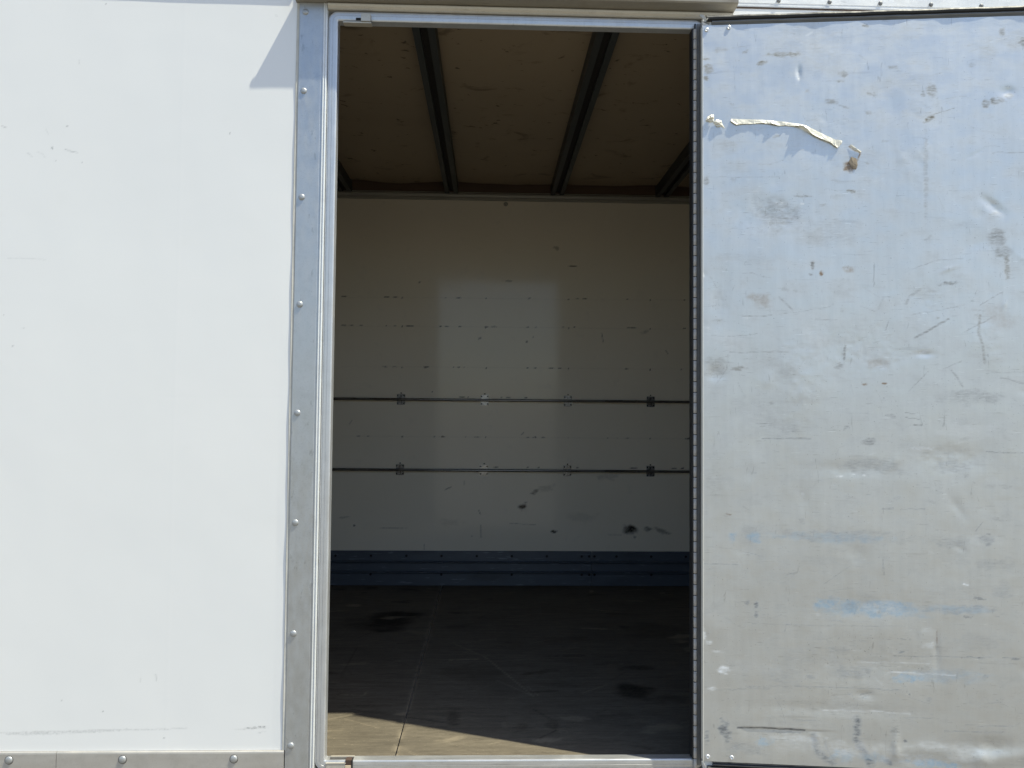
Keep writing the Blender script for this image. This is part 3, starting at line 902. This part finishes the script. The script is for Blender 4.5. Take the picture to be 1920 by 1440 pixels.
# --- outer skin, left of the doorway
sh = Sheet(-1.60, -.611, .050, 2.362, .0036)
for i, b in enumerate(WALL_BLOBS): sh.blob(*b, seed=i)
for i, l in enumerate(WALL_LINES): sh.line(*l, seed=i + 40)
sh.h += (fbm(sh.U * 1.6, sh.V * 1.2, 3, 3) - .5) * .0040 + (fbm(sh.U * 6, sh.V * 3, 6, 2) - .5) * .0006
sh.h += -.00012 * np.exp(-((sh.U + .956) / .005) ** 2)                  # vertical joint strip under the paint
sh.h += .00008 * np.exp(-((sh.V - 1.105) / .003) ** 2) * (sh.U > -1.0)
sh.h *= np.clip((-.611 - sh.U) / .03, 0, 1)
side_panel = sh.build('side_panel', lambda u, v, h: np.stack([u, h, v], -1), M_white, truck, 'd')
side_panel['label'] = 'plain white painted side panel left of the doorway'
boxes('panel_core', [((XL, .004, -.25), (-.6115, .030, 2.53)), ((XL, .0005, -.25), (-1.6005, .004, 2.53)), ((-1.60, .0008, -.25), (-.6115, .004, .0495)), ((-1.60, .0008, 2.3625), (-.6115, .004, 2.53))], M_lining, side_panel)
wall_r = boxes('side_panel', [((.662, 0, -.25), (XR, .030, 2.53))], M_white, truck)
wall_r['label'] = 'white side panel behind the opened door'
head_panel = boxes('header_panel', [((-.6105, .008, 2.318), (.6615, .030, 2.53))], M_lining, truck)
boxes('post_backing', [((-.6105, .008, -.25), (-.5145, .030, 2.317))], M_lining, truck)
boxes('hinge_backing', [((.6675, .002, -.25), (.6618, .030, 2.317))], M_lining, truck)

# --- rivet shapes
rivet_big = lathe('rivet', [(.0098, 0), (.0098, .0010), (.0092, .0026), (.0074, .0040), (.0045, .0049), (.0018, .0052)], 24, M_rivet, None)
rivet_pop = lathe('rivet', [(.0068, 0), (.0068, .0012), (.0058, .0027), (.0036, .0034), (.0024, .0028), (.0019, .0006)], 18, M_drivet, None)
rivet_top = lathe('rivet', [(.0066, 0), (.0066, .0020), (.0054, .0042), (.0030, .0052)], 18, M_leafrivet, None)
ring0 = lathe('grime_ring', [(.0132, 0), (.0128, .0005), (.0090, .0006)], 20, M_leaf, None)
proto = [rivet_big, rivet_pop, rivet_top, ring0]

# --- door post
pp = [(-.602, .008), (-.602, -.003), (-.6008, -.0045), (-.5340, -.0045), (-.5325, -.0040), (-.5305, -.0045), (-.5276, -.0045), (-.5274, .008)]
pb = [(-.5272, .008), (-.5272, -.0050), (-.5262, -.0064), (-.5244, -.0062), (-.5226, -.0042), (-.5212, -.0030), (-.5204, -.0036), (-.5194, -.0056), (-.5180, -.0064), (-.5160, -.0052), (-.5146, -.0010), (-.5146, .008)]
post = extrude('door_post', pp, 'z', -.25, 2.3365, M_post, truck, n=40, wobble=lambda z: .0006 * math.sin(z * 5.1))
extrude('post_bead', pb, 'z', -.25, 2.3365, M_bead, post, n=30, wobble=lambda z: .0006 * math.sin(z * 5.1))
for k in range(8):
    z = .0642 + k * .3322 if k < 7 else 2.3066
    copy_to(rivet_big, (-.5838 + random.uniform(-.0008, .0008), -.0044, z), post, (0, random.uniform(0, 3), 0))
extrude('sealant_strip', [(-.6108, .006), (-.6108, -.0012), (-.6090, -.0030), (-.6060, -.0022), (-.6022, -.0014), (-.6022, .006)], 'z', .05, 2.3365, M_seal, truck, n=60,
        wobble=lambda z: .0008 * math.sin(z * 23) * math.sin(z * 7))

# --- bottom rail in two lengths with rivets
br = [(.006, -.004), (-.0060, -.004), (-.0075, -.001), (-.0075, .0435), (-.0066, .0475), (-.0040, .0494), (.006, .0494)]
for x0, x1, rv in ((-1.2715, -.6045, (-1.0784, -.7512)), (XL, -1.2730, (-1.409,))):
    r = extrude('bottom_rail', br, 'x', x0, x1, M_rail, truck, n=10, wobble=lambda x: .0004 * math.sin(x * 9))
    for x in rv:
        copy_to(ring0, (x, -.0073, .0272), r)
        copy_to(rivet_big, (x, -.0076, .0275), r, (0, random.uniform(0, 3), 0)).scale = (1.12, 1, 1.12)
boxes('skirt', [((XL, .0022, -.30), (-.604, .0270, -.0045))], M_rail, truck)

# --- top rails with rivets
tr_l = extrude('top_rail', [(.0, 2.366), (-.0072, 2.366), (-.0072, 2.53), (.0, 2.53)], 'x', XL, -.616, M_toprail, truck)
tr_r = extrude('top_rail', [(-.0002, 2.361), (-.0022, 2.361), (-.0028, 2.364), (-.0028, 2.372), (-.0036, 2.373), (-.0036, 2.53), (-.0002, 2.53)], 'x', .764, XR, M_toprail, truck)
for k in range(9):
    copy_to(rivet_top, (.905 + .1640 * k, -.0035, 2.3815), tr_r, (0, random.uniform(0, 3), 0))
boxes('joint_shadow_line', [((.764, -.0016, 2.3555), (XR, -.0002, 2.3605))], M_rust_shade, truck)  # brown strip paints the thin shadow line beneath the rail

# --- drip ledge over the doorway and the header moulding under it
extrude('drip_ledge', [(.006, 2.3372), (-.030, 2.3385), (-.050, 2.3408), (-.0540, 2.3448), (-.0545, 2.3600), (-.0505, 2.3606), (-.0480, 2.3500), (-.0300, 2.3480), (.006, 2.3480)], 'x', -.613, .760, M_ledge, truck, n=40,
        wobble=lambda x: .0006 * math.sin(x * 11))
boxes('ledge_flange', [((-.613, -.0042, 2.3482), (.760, .006, 2.53))], M_toprail, truck)
extrude('header_moulding', [(.0078, 2.3370), (-.0070, 2.3370), (-.0110, 2.3350), (-.0125, 2.3318), (-.0118, 2.3290), (-.0105, 2.3262), (-.0062, 2.3222), (-.0045, 2.3206), (-.0052, 2.3182), (-.0035, 2.3172), (.0078, 2.3172)], 'x', -.5138, .757, M_head, truck, n=40,
        wobble=lambda x: .0005 * math.sin(x * 17 + 1))

# --- door frame: one extrusion swept round the opening with rounded outer corners
FX0, FX1, FZ0, FZ1 = -.4835, .637, .018, 2.2845
fprof = [(0.0, .030), (0.0, .0050), (.0008, .0022), (.0028, .0006), (.0050, .0), (.0140, -.0004), (.0146, .0006), (.0158, .0006), (.0164, -.0004), (.0235, -.0002), (.0242, .0012), (.0258, .0014), (.0266, .0004), (.0290, .0010), (.0302, .0034), (.0305, .0070), (.0305, .0285), (0.0, .0300)]
def ring(o):
    r = .004 + o * .85
    x0, x1, z0, z1 = FX0 - o, FX1 + o, FZ0 - o, FZ1 + o
    pts = []
    for cx, cz, a0 in ((x0 + r, z0 + r, 180), (x1 - r, z0 + r, 270), (x1 - r, z1 - r, 0), (x0 + r, z1 - r, 90)):
        for k in range(8):
            a = math.radians(a0 + 90 * k / 7)
            pts.append((cx + r * math.cos(a), cz + r * math.sin(a)))
    return pts
rings = [ring(o) for o, _ in fprof]
NP = len(rings[0])
def frame_part(name, keep, mat):
    V, F = [], []
    for (o, y), rg in zip(fprof, rings):
        V += [(x, y, z) for x, z in rg]
    for j in range(len(fprof) - 1):
        for i in keep:
            F.append((j * NP + i, j * NP + (i + 1) % NP, (j + 1) * NP + (i + 1) % NP, (j + 1) * NP + i))
    o = mesh_obj(name, V, F, mat, truck)
    bm = bmesh.new(); bm.from_mesh(o.data)
    bmesh.ops.delete(bm, geom=[v for v in bm.verts if not v.link_faces], context='VERTS')
    bm.to_mesh(o.data); bm.free()
    return o
# corner order: bottom-left 0..7, bottom-right 8..15, top-right 16..23, top-left 24..31
jamb = frame_part('door_jamb', list(range(24, 32)) + list(range(0, 7)), M_frame)
jamb['label'] = 'ribbed aluminium door jamb left of the opening'
sill = frame_part('door_sill', list(range(7, 15)), M_sill)
frame_part('door_jamb', list(range(15, 16)), M_rubber_shade)  # right jamb near-black, its shade put into the colour
frame_part('door_head', list(range(16, 24)), M_frame)
boxes('sill_apron', [((-.5142, -.0032, -.30), (.700, .0270, -.0140))], M_under, truck)
boxes('jamb_shade_strip', [((.6276, -.006, .02), (.6372, .026, 2.284))], M_rubber_shade, truck)  # added dark strip painting the shaded reveal of the right jamb

# --- latch keepers in the frame
k1 = boxes('latch_keeper', [((-.410, -.0135, 2.2800), (-.381, -.0010, 2.3030)), ((-.410, -.0160, 2.2770), (-.381, -.0130, 2.2925)), ((-.466, -.0120, 2.2725), (-.379, .012, 2.2770))], M_head, truck, .0008)
boxes('slot_shade', [((-.428, -.0030, 2.2860), (-.4105, -.0006, 2.2935))], M_hole, k1)  # solid dark block painting the shade inside the slot
k2 = boxes('latch_keeper', [((-.478, -.0050, -.0100), (-.4215, -.0018, .0110)), ((-.4800, -.0062, .0110), (-.4195, .0060, .0128)), ((-.4215, -.0066, -.0110), (-.3990, -.0020, -.0060)), ((-.470, .018, .0186), (-.3980, .024, .0222))], M_head, truck, .0005)
boxes('worn_timber', [((-.4210, -.0040, .0052), (-.4030, .0175, .0200))], M_rust_shade, k2)
boxes('pale_timber', [((-.4210, -.0058, -.0058), (-.4042, -.0016, .0050))], M_raw, k2)
boxes('slot_shade', [((-.4028, -.0044, -.0058), (-.3992, .0160, .0200))], M_hole, k2)  # near-black block in place of the slot's inner shade
boxes('slot_shade', [((-.470, .0062, .0120), (-.4212, .0175, .0196))], M_leaf, k2)  # dark grey block painted as the shaded recess

# --- hinge with its knuckles
hinge = boxes('door_hinge', [((.6432, -.0050, .000), (.6560, -.0028, 2.300))], M_leafrivet, truck)
kn = lathe('knuckle', [(.0040, 0), (.0054, .0008), (.0054, .0302), (.0040, .0310)], 14, M_knuckle, None, axis='z')
proto.append(kn)
for i in range(70):
    copy_to(kn, (.6368, -.0060, -.010 + i * .03275), hinge, (0, 0, random.uniform(0, 3)))
mesh_obj('hinge_pin', *box_vf((.6345, -.0085, -.010), (.6391, -.0040, 2.298)), M_rubber_shade, hinge)

# ---------------------------------------------------------------- the opened door
AN = math.radians(6.2)
door = empty('door', (.6458, -.055, 0), truck)
door.rotation_euler = (0, 0, -AN)
door['label'] = 'door swung wide open, its scuffed bare aluminium inside turned outward'
DW, DZ0, DZ1 = 1.12, .0362, 2.2678
sh = Sheet(0, DW, DZ0, DZ1, .0028)
for i, b in enumerate(DOOR_BLOBS): sh.blob(*b, seed=i)
for i, l in enumerate(DOOR_LINES): sh.line(*l, seed=i + 60)
for d_ in DOOR_DENTS: sh.dent(*d_)
rs = random.Random(4)
for i in range(380):                                      # fine random scratches, mostly along the load direction
    u, v = rs.uniform(0, DW), rs.uniform(DZ0, DZ1)
    L = rs.choice((.008, .012, .02, .035, .06)) * rs.uniform(.6, 1.4)
    a = rs.gauss(0, .18) if rs.random() < .65 else rs.uniform(-1.5, 1.5)
    du, dv = L * math.cos(a) / 2, L * math.sin(a) / 2
    bend = rs.uniform(-.1, .1) * L
    sh.line([(u - du, v - dv), (u + bend * .3, v + bend), (u + du, v + dv)], rs.uniform(.0004, .0009), rs.choice('dddddow'), rs.uniform(.15, .5), seed=i)
for i in range(110):
    sh.blob(rs.uniform(0, DW), rs.uniform(DZ0, DZ1), rs.uniform(.003, .02), rs.uniform(.002, .008), rs.gauss(0, 15), rs.choice('ddddoow'), rs.uniform(.1, .38), seed=i)
for i in range(46):
    sh.blob(rs.uniform(0, DW), rs.uniform(DZ0, DZ1), rs.uniform(.03, .12), rs.uniform(.012, .05), 0, rs.choice('ddow'), rs.uniform(.05, .14), seed=i)
for i in range(46):
    sh.dent(rs.uniform(.02, DW), rs.uniform(.1, 2.2), rs.uniform(.008, .06), rs.uniform(.006, .04), rs.uniform(0, 180), rs.uniform(-1.2, 1.4))
FOLD = [l[0] for l in DOOR_LINES if l[2] == 'k'][0]
# the buckled fold low on the sheet: the skin steps outward below it
uu = np.clip((sh.U - .10) / .03, 0, 1) * np.clip((.40 - sh.U) / .18, 0, 1)
fl_ = np.interp(sh.U, [FOLD[0][0], FOLD[1][0], FOLD[2][0]], [p[1] for p in FOLD])
fold = np.clip((fl_ - sh.V) / .004 + .5, 0, 1)
sh.h += .0034 * uu * fold * np.exp(-np.clip(fl_ - sh.V, 0, 1) / .035)
uu2 = np.clip((sh.U - .45) / .1, 0, 1)
sh.h -= .0022 * (.5 + fbm(sh.U * 9, sh.V * 9, 41, 3)) * uu2 * np.exp(-((sh.V - .085 - .01 * np.sin(sh.U * 22)) / .022) ** 2)
sh.h += (fbm(sh.U * 3, sh.V * 2.4, 8, 3) - .5) * .0035
sh.h += (fbm(sh.U * 14, sh.V * 11, 12, 3) - .5) * .0007
edge = np.minimum(np.minimum(sh.U, DW - sh.U), np.minimum(sh.V - DZ0, DZ1 - sh.V))
sh.h *= np.clip(edge / .03, .05, 1)
skin = sh.build('inner_skin', lambda u, v, h: np.stack([u, h, v], -1), M_door, door, 'doblwk')
skin['label'] = 'scratched and dented aluminium sheet with grey, white and blue scuffs'
boxes('door_core', [((.0035, .0105, DZ0 - .028), (DW - .004, .0400, DZ1 + .030))], M_white, door)
extrude('edge_trim', [(.0, .0006), (.0012, -.0006), (.0030, .0002), (.0030, .0098), (.0012, .0102), (.0012, .0150), (-.0006, .0160), (-.0006, .0250), (.0014, .0262), (.0014, .0400), (.0034, .0404), (.0034, .0012)], 'z', DZ0 - .001, DZ1 + .001, M_edge, door)
boxes('edge_leaf', [((-.0008, .0300, DZ0 - .02), (.0012, .0412, DZ1 + .02))], M_leaf, door)
# gasket round the edge of the door: grey worn channel and black bulb
def gasket(z, s, nm):
    wob = lambda x: .0007 * math.sin(x * 31) + .0004 * math.sin(x * 83)
    a = extrude(nm if s > 0 else 'lower_gasket', [(.008, z + s * .0010), (-.0008, z + s * .0014), (-.0016, z + s * .0030), (.0026, z + s * .0046), (.0008, z + s * .0066), (-.0016, z + s * .0100), (.0010, z + s * .0150), (.0095, z + s * .0158)], 'x', .030, DW, M_grub if s > 0 else M_rubber_shade, door, n=60, wobble=wob)
    b = extrude('bulb_seal', [(.0095, z + s * .0160), (.0020, z + s * .0162), (-.0030, z + s * .0190), (-.0046, z + s * .0240), (-.0028, z + s * .0290), (.0020, z + s * .0315), (.0095, z + s * .0318)], 'x', .014, DW, M_rubber_shade, door, n=60, wobble=lambda x: 1.4 * wob(x))
gasket(DZ1, 1, 'gasket')
gasket(DZ0, -1, 'gasket')
def torn(name, pts, mat, parent, th=.0012):
    """crumpled sheet from a strip of (u, y, v) pairs"""
    V = [p for pr in pts for p in pr]
    F = [(2 * i, 2 * i + 1, 2 * i + 3, 2 * i + 2) for i in range(len(pts) - 1)]
    o = mesh_obj(name, V, F, mat, parent)
    md = o.modifiers.new('thickness', 'SOLIDIFY'); md.thickness = th; md.offset = 0
    return o
torn('torn_gasket_end', [((-.0080, .004, 2.3030), (-.0040, .000, 2.3050)), ((-.0010, -.004, 2.2900), (.0045, -.007, 2.2960)), ((.0060, -.005, 2.2800), (.0100, -.008, 2.2850)), ((.0150, -.003, 2.2830), (.0175, -.005, 2.2880))], M_seal, door)
torn('torn_gasket_end', [((.000, -.002, 2.2790), (-.003, .002, 2.2850)), ((.010, -.004, 2.2720), (.012, -.006, 2.2755)), ((.020, .000, 2.2700), (.022, -.002, 2.2740))], M_grub, door)
torn('torn_gasket_end', [((-.0050, .003, .0350), (-.0020, .001, .0370)), ((.0010, -.004, .0240), (.0055, -.006, .0270)), ((.0060, -.006, .0110), (.0110, -.008, .0140)), ((.0080, -.004, -.004), (.0130, -.006, -.004))], M_seal, door)
for u, v in ((.0130, 2.2540), (.0805, 2.2588), (.0146, .0492), (.0846, .0500), (.30, 2.254), (.52, 2.2565), (.74, 2.253)):
    if v > 2.2 and u > .1:
        continue
    copy_to(rivet_pop, (u, .0002, v), door, (0, random.uniform(0, 3), 0))

# ---------------------------------------------------------------- inside the box
sh = Sheet(-1.7, 1.9, .20, 2.425, .0062)
for i, b in enumerate(BACK_BLOBS): sh.blob(*b, seed=i)
for i, l in enumerate(BACK_LINES): sh.line(*l, seed=i + 20)
sh.h += (fbm(sh.U * 1.1, sh.V * 1.3, 21, 2) - .5) * .003
back = sh.build('far_wall', lambda u, v, h: np.stack([u, D + h, v], -1), M_back, truck, 'd')
back['label'] = 'far inner wall lined with glossy off-white panel, scuffed in rows'
boxes('wall_core', [((XL, D + .006, -.25), (XR, D + .04, 2.53)), ((XL, D - .001, 0), (-1.7005, D + .006, 2.49)), ((1.9005, D - .001, 0), (XR, D + .006, 2.49))], M_lining, back)
cap = lathe('cap_screw', [(.014, 0), (.014, .002), (.010, .004), (.006, .004), (.0045, .001)], 16, M_trim, back)
cap.location = (.0906, D - .001, 2.378)
boxes('end_wall', [((XL - .04, -.0, -.25), (XL, D + .04, 2.53))], M_end_dark, truck)
boxes('end_wall', [((XR, -.0, -.25), (XR + .04, D + .04, 2.53))], M_end_dark, truck)

# ceiling sheet, sagging a little between the bows, with a gap at the wall
sh = Sheet(XL, XR, .03, D - .045, .02)
sh.h += -.010 * np.abs(np.sin((sh.U + .249) * math.pi / .662)) + (fbm(sh.U * 2.5, sh.V * 1.5, 31, 3) - .5) * .006
wavy = (fbm(sh.U * 4, sh.U * 0, 17, 2) - .5) * .03
ceil_ = sh.build('ceiling', lambda u, v, h: np.stack([u, np.where(v > D - .06, v + (fbm(u * 4, u * 0, 17, 2) - .5) * .05, v), ZC + h], -1), M_ceil, truck, ())
boxes('roof', [((XL - .04, 0, ZC + .045), (XR + .04, D + .04, ZC + .06))], M_lining, truck)
# roof bows, each a pair of flanges with a dark channel between
for xc in (-1.573, -.911, -.249, .4135, 1.0755, 1.7375, 2.40):
    hw = .0405
    b = boxes('roof_bow', [((xc - hw, .03, 2.432), (xc - hw + .026, D - .012, 2.436)), ((xc + hw - .026, .03, 2.432), (xc + hw, D - .012, 2.436)),
                           ((xc - hw, .03, 2.436), (xc - hw + .004, D - .012, 2.52)), ((xc + hw - .004, .03, 2.436), (xc + hw, D - .012, 2.52)),
                           ((xc - hw + .022, .03, 2.436), (xc - hw + .026, D - .02, 2.452)), ((xc + hw - .026, .03, 2.436), (xc + hw - .022, D - .02, 2.452))], M_bow, truck)
    boxes('channel', [((xc - hw + .0262, .03, 2.4525), (xc + hw - .0262, D - .02, 2.458))], M_bowd, b)
# coving along the top of the far wall
cv = extrude('coving', [(D + .004, 2.396), (D - .004, 2.397), (D - .010, 2.400), (D - .010, 2.4125), (D - .006, 2.414), (D - .012, 2.417), (D - .016, 2.4290), (D + .004, 2.430)], 'x', XL, XR, M_trim, truck)
boxes('ledge', [((XL, D - .024, 2.4300), (XR, D + .004, 2.4345))], M_trim, cv)
boxes('batten', [((XL, D - .010, 2.4350), (XR, D + .004, 2.4420))], M_wood, cv)
boxes('batten', [((XL, D - .016, 2.4425), (XR, D + .004, 2.4455))], M_trim, cv)
boxes('batten', [((XL, D - .006, 2.4460), (XR, D + .004, 2.5200))], M_wood, cv)

# blue kick plate in two lengths
kp = [(D + .01, .001), (D - .012, .001), (D - .012, .0715), (D - .004, .0735), (D - .004, .0775), (D - .026, .0800), (D - .028, .0860), (D - .024, .0890), (D - .010, .0905), (D - .010, .1350), (D - .004, .1370), (D - .004, .1410), (D - .026, .1430), (D - .028, .1480), (D - .022, .1500), (D - .008, .1515), (D - .008, .2080), (D - .004, .2110), (D + .01, .2110)]
krivet = lathe('rivet', [(.0075, 0), (.0075, .002), (.004, .004)], 12, M_hole, None)
proto.append(krivet)
for x0, x1 in ((XL, .6435), (.6455, XR)):
    k = extrude('kick_plate', kp, 'x', x0, x1, M_kick, truck, n=30, wobble=lambda x: .0012 * math.sin(x * 4.3))
    for j in range(-4, 14):
        x = -.0678 + .2165 * j
        if x0 + .02 < x < x1 - .02 and -1.4 < x < 1.6:
            copy_to(krivet, (x, D - .0085, .1805), k)
            if j % 2 == 1:
                copy_to(krivet, (x, D - .0125, .068), k)
    for x in ((.628,) if x1 < 1 else (.661,)):
        copy_to(krivet, (x, D - .0085, .1805), k); copy_to(krivet, (x, D - .0125, .068), k)

# two tie rails on brackets
rail_names = (('upper tie rail, a dark steel tube on zinc brackets', 1.1425), ('lower tie rail, a dark steel tube on zinc brackets', .7085))
bracket0 = None
for lab, z in rail_names:
    tr = empty('tie_rail', (0, D, z), truck)
    tr['label'] = lab
    V, F = [], []
    n = 14
    for x in (XL, XR):
        V += [(x, -.024 + .0082 * math.cos(2 * math.pi * i / n), .0082 * math.sin(2 * math.pi * i / n)) for i in range(n)]
    F = [(i, (i + 1) % n, n + (i + 1) % n, n + i) for i in range(n)]
    mesh_obj('tube', V, F, M_rod, tr, smooth=True)
    for j in range(-2, 5):
        x = -.0295 + .5195 * j
        if bracket0 is None:
            bracket0 = boxes('bracket', [((-.025, -.006, -.033), (.025, .001, .033))], M_brk, tr, .0015)
            bracket0.location = (x, 0, 0)
            screw0 = lathe('screw', [(.0046, 0), (.0046, .0020), (.0030, .0034)], 10, M_hole, None)
            proto.append(screw0)
        else:
            copy_to(bracket0, (x + random.uniform(-.002, .002), 0, 0), tr)
        if -.7 < x < 1.2:
            for sx, sz in ((-1, -1), (1, -1), (-1, 1), (1, 1)):
                copy_to(screw0, (x + sx * .0195, -.0058, sz * .0235), tr)
            copy_to(screw0, (x + .001, .0002, .0395), tr)

# floor boards
floor = boxes('floor', [((XL, -.0, -.25), (XR, D + .004, -.022))], M_under, truck)
floor['label'] = 'dark worn plywood floor of the truck body'
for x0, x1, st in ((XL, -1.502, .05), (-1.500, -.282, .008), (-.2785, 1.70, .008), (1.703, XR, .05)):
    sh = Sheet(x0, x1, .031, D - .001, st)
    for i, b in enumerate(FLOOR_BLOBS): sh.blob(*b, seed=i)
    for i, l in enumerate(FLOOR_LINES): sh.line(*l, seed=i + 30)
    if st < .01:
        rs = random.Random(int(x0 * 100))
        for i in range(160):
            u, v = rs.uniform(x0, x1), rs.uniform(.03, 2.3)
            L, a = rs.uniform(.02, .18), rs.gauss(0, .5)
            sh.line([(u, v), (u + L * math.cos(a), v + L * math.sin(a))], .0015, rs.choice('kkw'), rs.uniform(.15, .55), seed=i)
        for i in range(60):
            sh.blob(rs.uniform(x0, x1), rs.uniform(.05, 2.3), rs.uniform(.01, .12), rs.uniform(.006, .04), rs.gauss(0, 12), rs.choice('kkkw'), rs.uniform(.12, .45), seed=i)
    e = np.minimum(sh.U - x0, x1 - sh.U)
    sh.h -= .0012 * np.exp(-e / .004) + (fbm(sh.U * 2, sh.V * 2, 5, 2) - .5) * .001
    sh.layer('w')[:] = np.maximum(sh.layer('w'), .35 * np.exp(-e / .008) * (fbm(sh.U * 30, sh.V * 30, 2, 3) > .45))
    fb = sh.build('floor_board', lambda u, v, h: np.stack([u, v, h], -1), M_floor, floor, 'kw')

# ---------------------------------------------------------------- torn tape left on the door
def lerp_pts(P, s):
    us = [p[0] for p in P]; vs_ = [p[1] for p in P]
    return np.interp(s, us, vs_)
DM = Matrix.Translation((.6458, -.055, 0)) @ Matrix.Rotation(-AN, 4, 'Z')
sun_l = (Matrix.Rotation(AN, 4, 'Z') @ SUN_DIR)             # sun direction on the door's own axes
kx, kz = sun_l.x / -sun_l.y, sun_l.z / -sun_l.y
def tape_strip():
    n = 110
    rows = 7
    V, F = [], []
    rs = random.Random(8)
    s_ = np.linspace(.0862, .4160, n)
    sh_u = np.array([p[0] for p in TAPE_SHADOW]); sh_v = np.array([p[1] for p in TAPE_SHADOW])
    for i, u in enumerate(s_):
        vt = float(lerp_pts(TAPE_TOP, u)); vb = float(lerp_pts(TAPE_LOW, u + .004))
        # how far the curled edge stands off the sheet, found from the fall of its torn shadow
        out = .004
        for _ in range(6):
            vs2 = float(np.interp(u - kx * out, sh_u, sh_v))
            out = min(.022, max(.0025, (vb - vs2) / kz))
        out += rs.uniform(-.0004, .0004)
        cr = .0016 * float(fbm(np.array([u * 60]), np.array([.5]), 6, 3)[0] - .5)
        for j in range(rows):
            t = j / (rows - 1)
            y = -(out) * (t ** .8) - .0009
            wd = (.45 + .55 * min(1, i / 6)) * (.4 + .6 * min(1, (n - 1 - i) / 4)) * (.82 + .36 * float(fbm(np.array([u * 38]), np.array([3.3]), 14, 2)[0]))
            v = vt + (vb - vt) * wd * (math.sin(t * math.pi * .5)) + cr * t * (1 - t)
            uu = u + .003 * t * math.sin(u * 40)
            V.append((uu, y + .0022 * (float(fbm(np.array([u * 75]), np.array([t * 2.2]), 9, 2)[0]) - .5), v))
    for i in range(n - 1):
        for j in range(rows - 1):
            F.append((i * rows + j, i * rows + j + 1, (i + 1) * rows + j + 1, (i + 1) * rows + j))
    o = mesh_obj('tape_strip', V, F, M_tape, None)
    md = o.modifiers.new('thickness', 'SOLIDIFY'); md.thickness = .0007; md.offset = 0
    o.matrix_world = DM
    return o
tp = tape_strip()
tp['label'] = 'long cream strip of peeling tape curling off the aluminium door'
tp['category'] = 'tape'
def scrap(name, outline, seed, mat, out=.012, label='', cat='tape'):
    rs = random.Random(seed)
    cx = sum(p[0] for p in outline) / len(outline); cz = sum(p[1] for p in outline) / len(outline)
    V = [(cx, -out, cz)]
    N = len(outline)
    for k in (.5, 1.0):
        for (u, v) in outline:
            V.append((cx + (u - cx) * k + rs.uniform(-.0015, .0015), -(out * (1 - k) * rs.uniform(.5, 1.6) + rs.uniform(.0005, .0005 + out * .5 * k)), cz + (v - cz) * k + rs.uniform(-.0015, .0015)))
    F = [(0, 1 + i, 1 + (i + 1) % N) for i in range(N)]
    F += [(1 + i, 1 + N + i, 1 + N + (i + 1) % N, 1 + (i + 1) % N) for i in range(N)]
    o = mesh_obj(name, V, F, mat, None)
    md = o.modifiers.new('thickness', 'SOLIDIFY'); md.thickness = .0006; md.offset = 0
    o.matrix_world = DM
    o['label'] = label; o['category'] = cat
    return o
scrap('tape_scrap', [(.0090, 1.9680), (.0160, 1.9790), (.0255, 1.9890), (.0330, 1.9850), (.0345, 1.9740), (.0330, 1.9640), (.0220, 1.9660)], 3, M_tape, .014, 'small crumpled tape scrap nearest the hinge edge of the door')
scrap('tape_scrap', [(.0340, 1.9640), (.0420, 1.9700), (.0560, 1.9690), (.0600, 1.9600), (.0690, 1.9440), (.0580, 1.9500), (.0440, 1.9500), (.0370, 1.9540)], 5, M_tape, .007, 'torn bright tape scrap between the hinge-side scrap and long strip')
scrap('tape_scrap', [(.4400, 1.8860), (.4450, 1.8860), (.4560, 1.8730), (.4720, 1.8650), (.4700, 1.8610), (.4520, 1.8690)], 7, M_tape, .004, 'thin pale tape sliver right of the long peeling strip')
scrap('tape_scrap', [(.4350, 1.8340), (.4430, 1.8480), (.4560, 1.8440), (.4620, 1.8250), (.4560, 1.8090), (.4480, 1.8130), (.4400, 1.8230)], 9, M_glue, .0022, 'brown glue and tape residue patch below the right end of the strip')

for p_ in proto:
    bpy.data.objects.remove(p_, do_unlink=True)
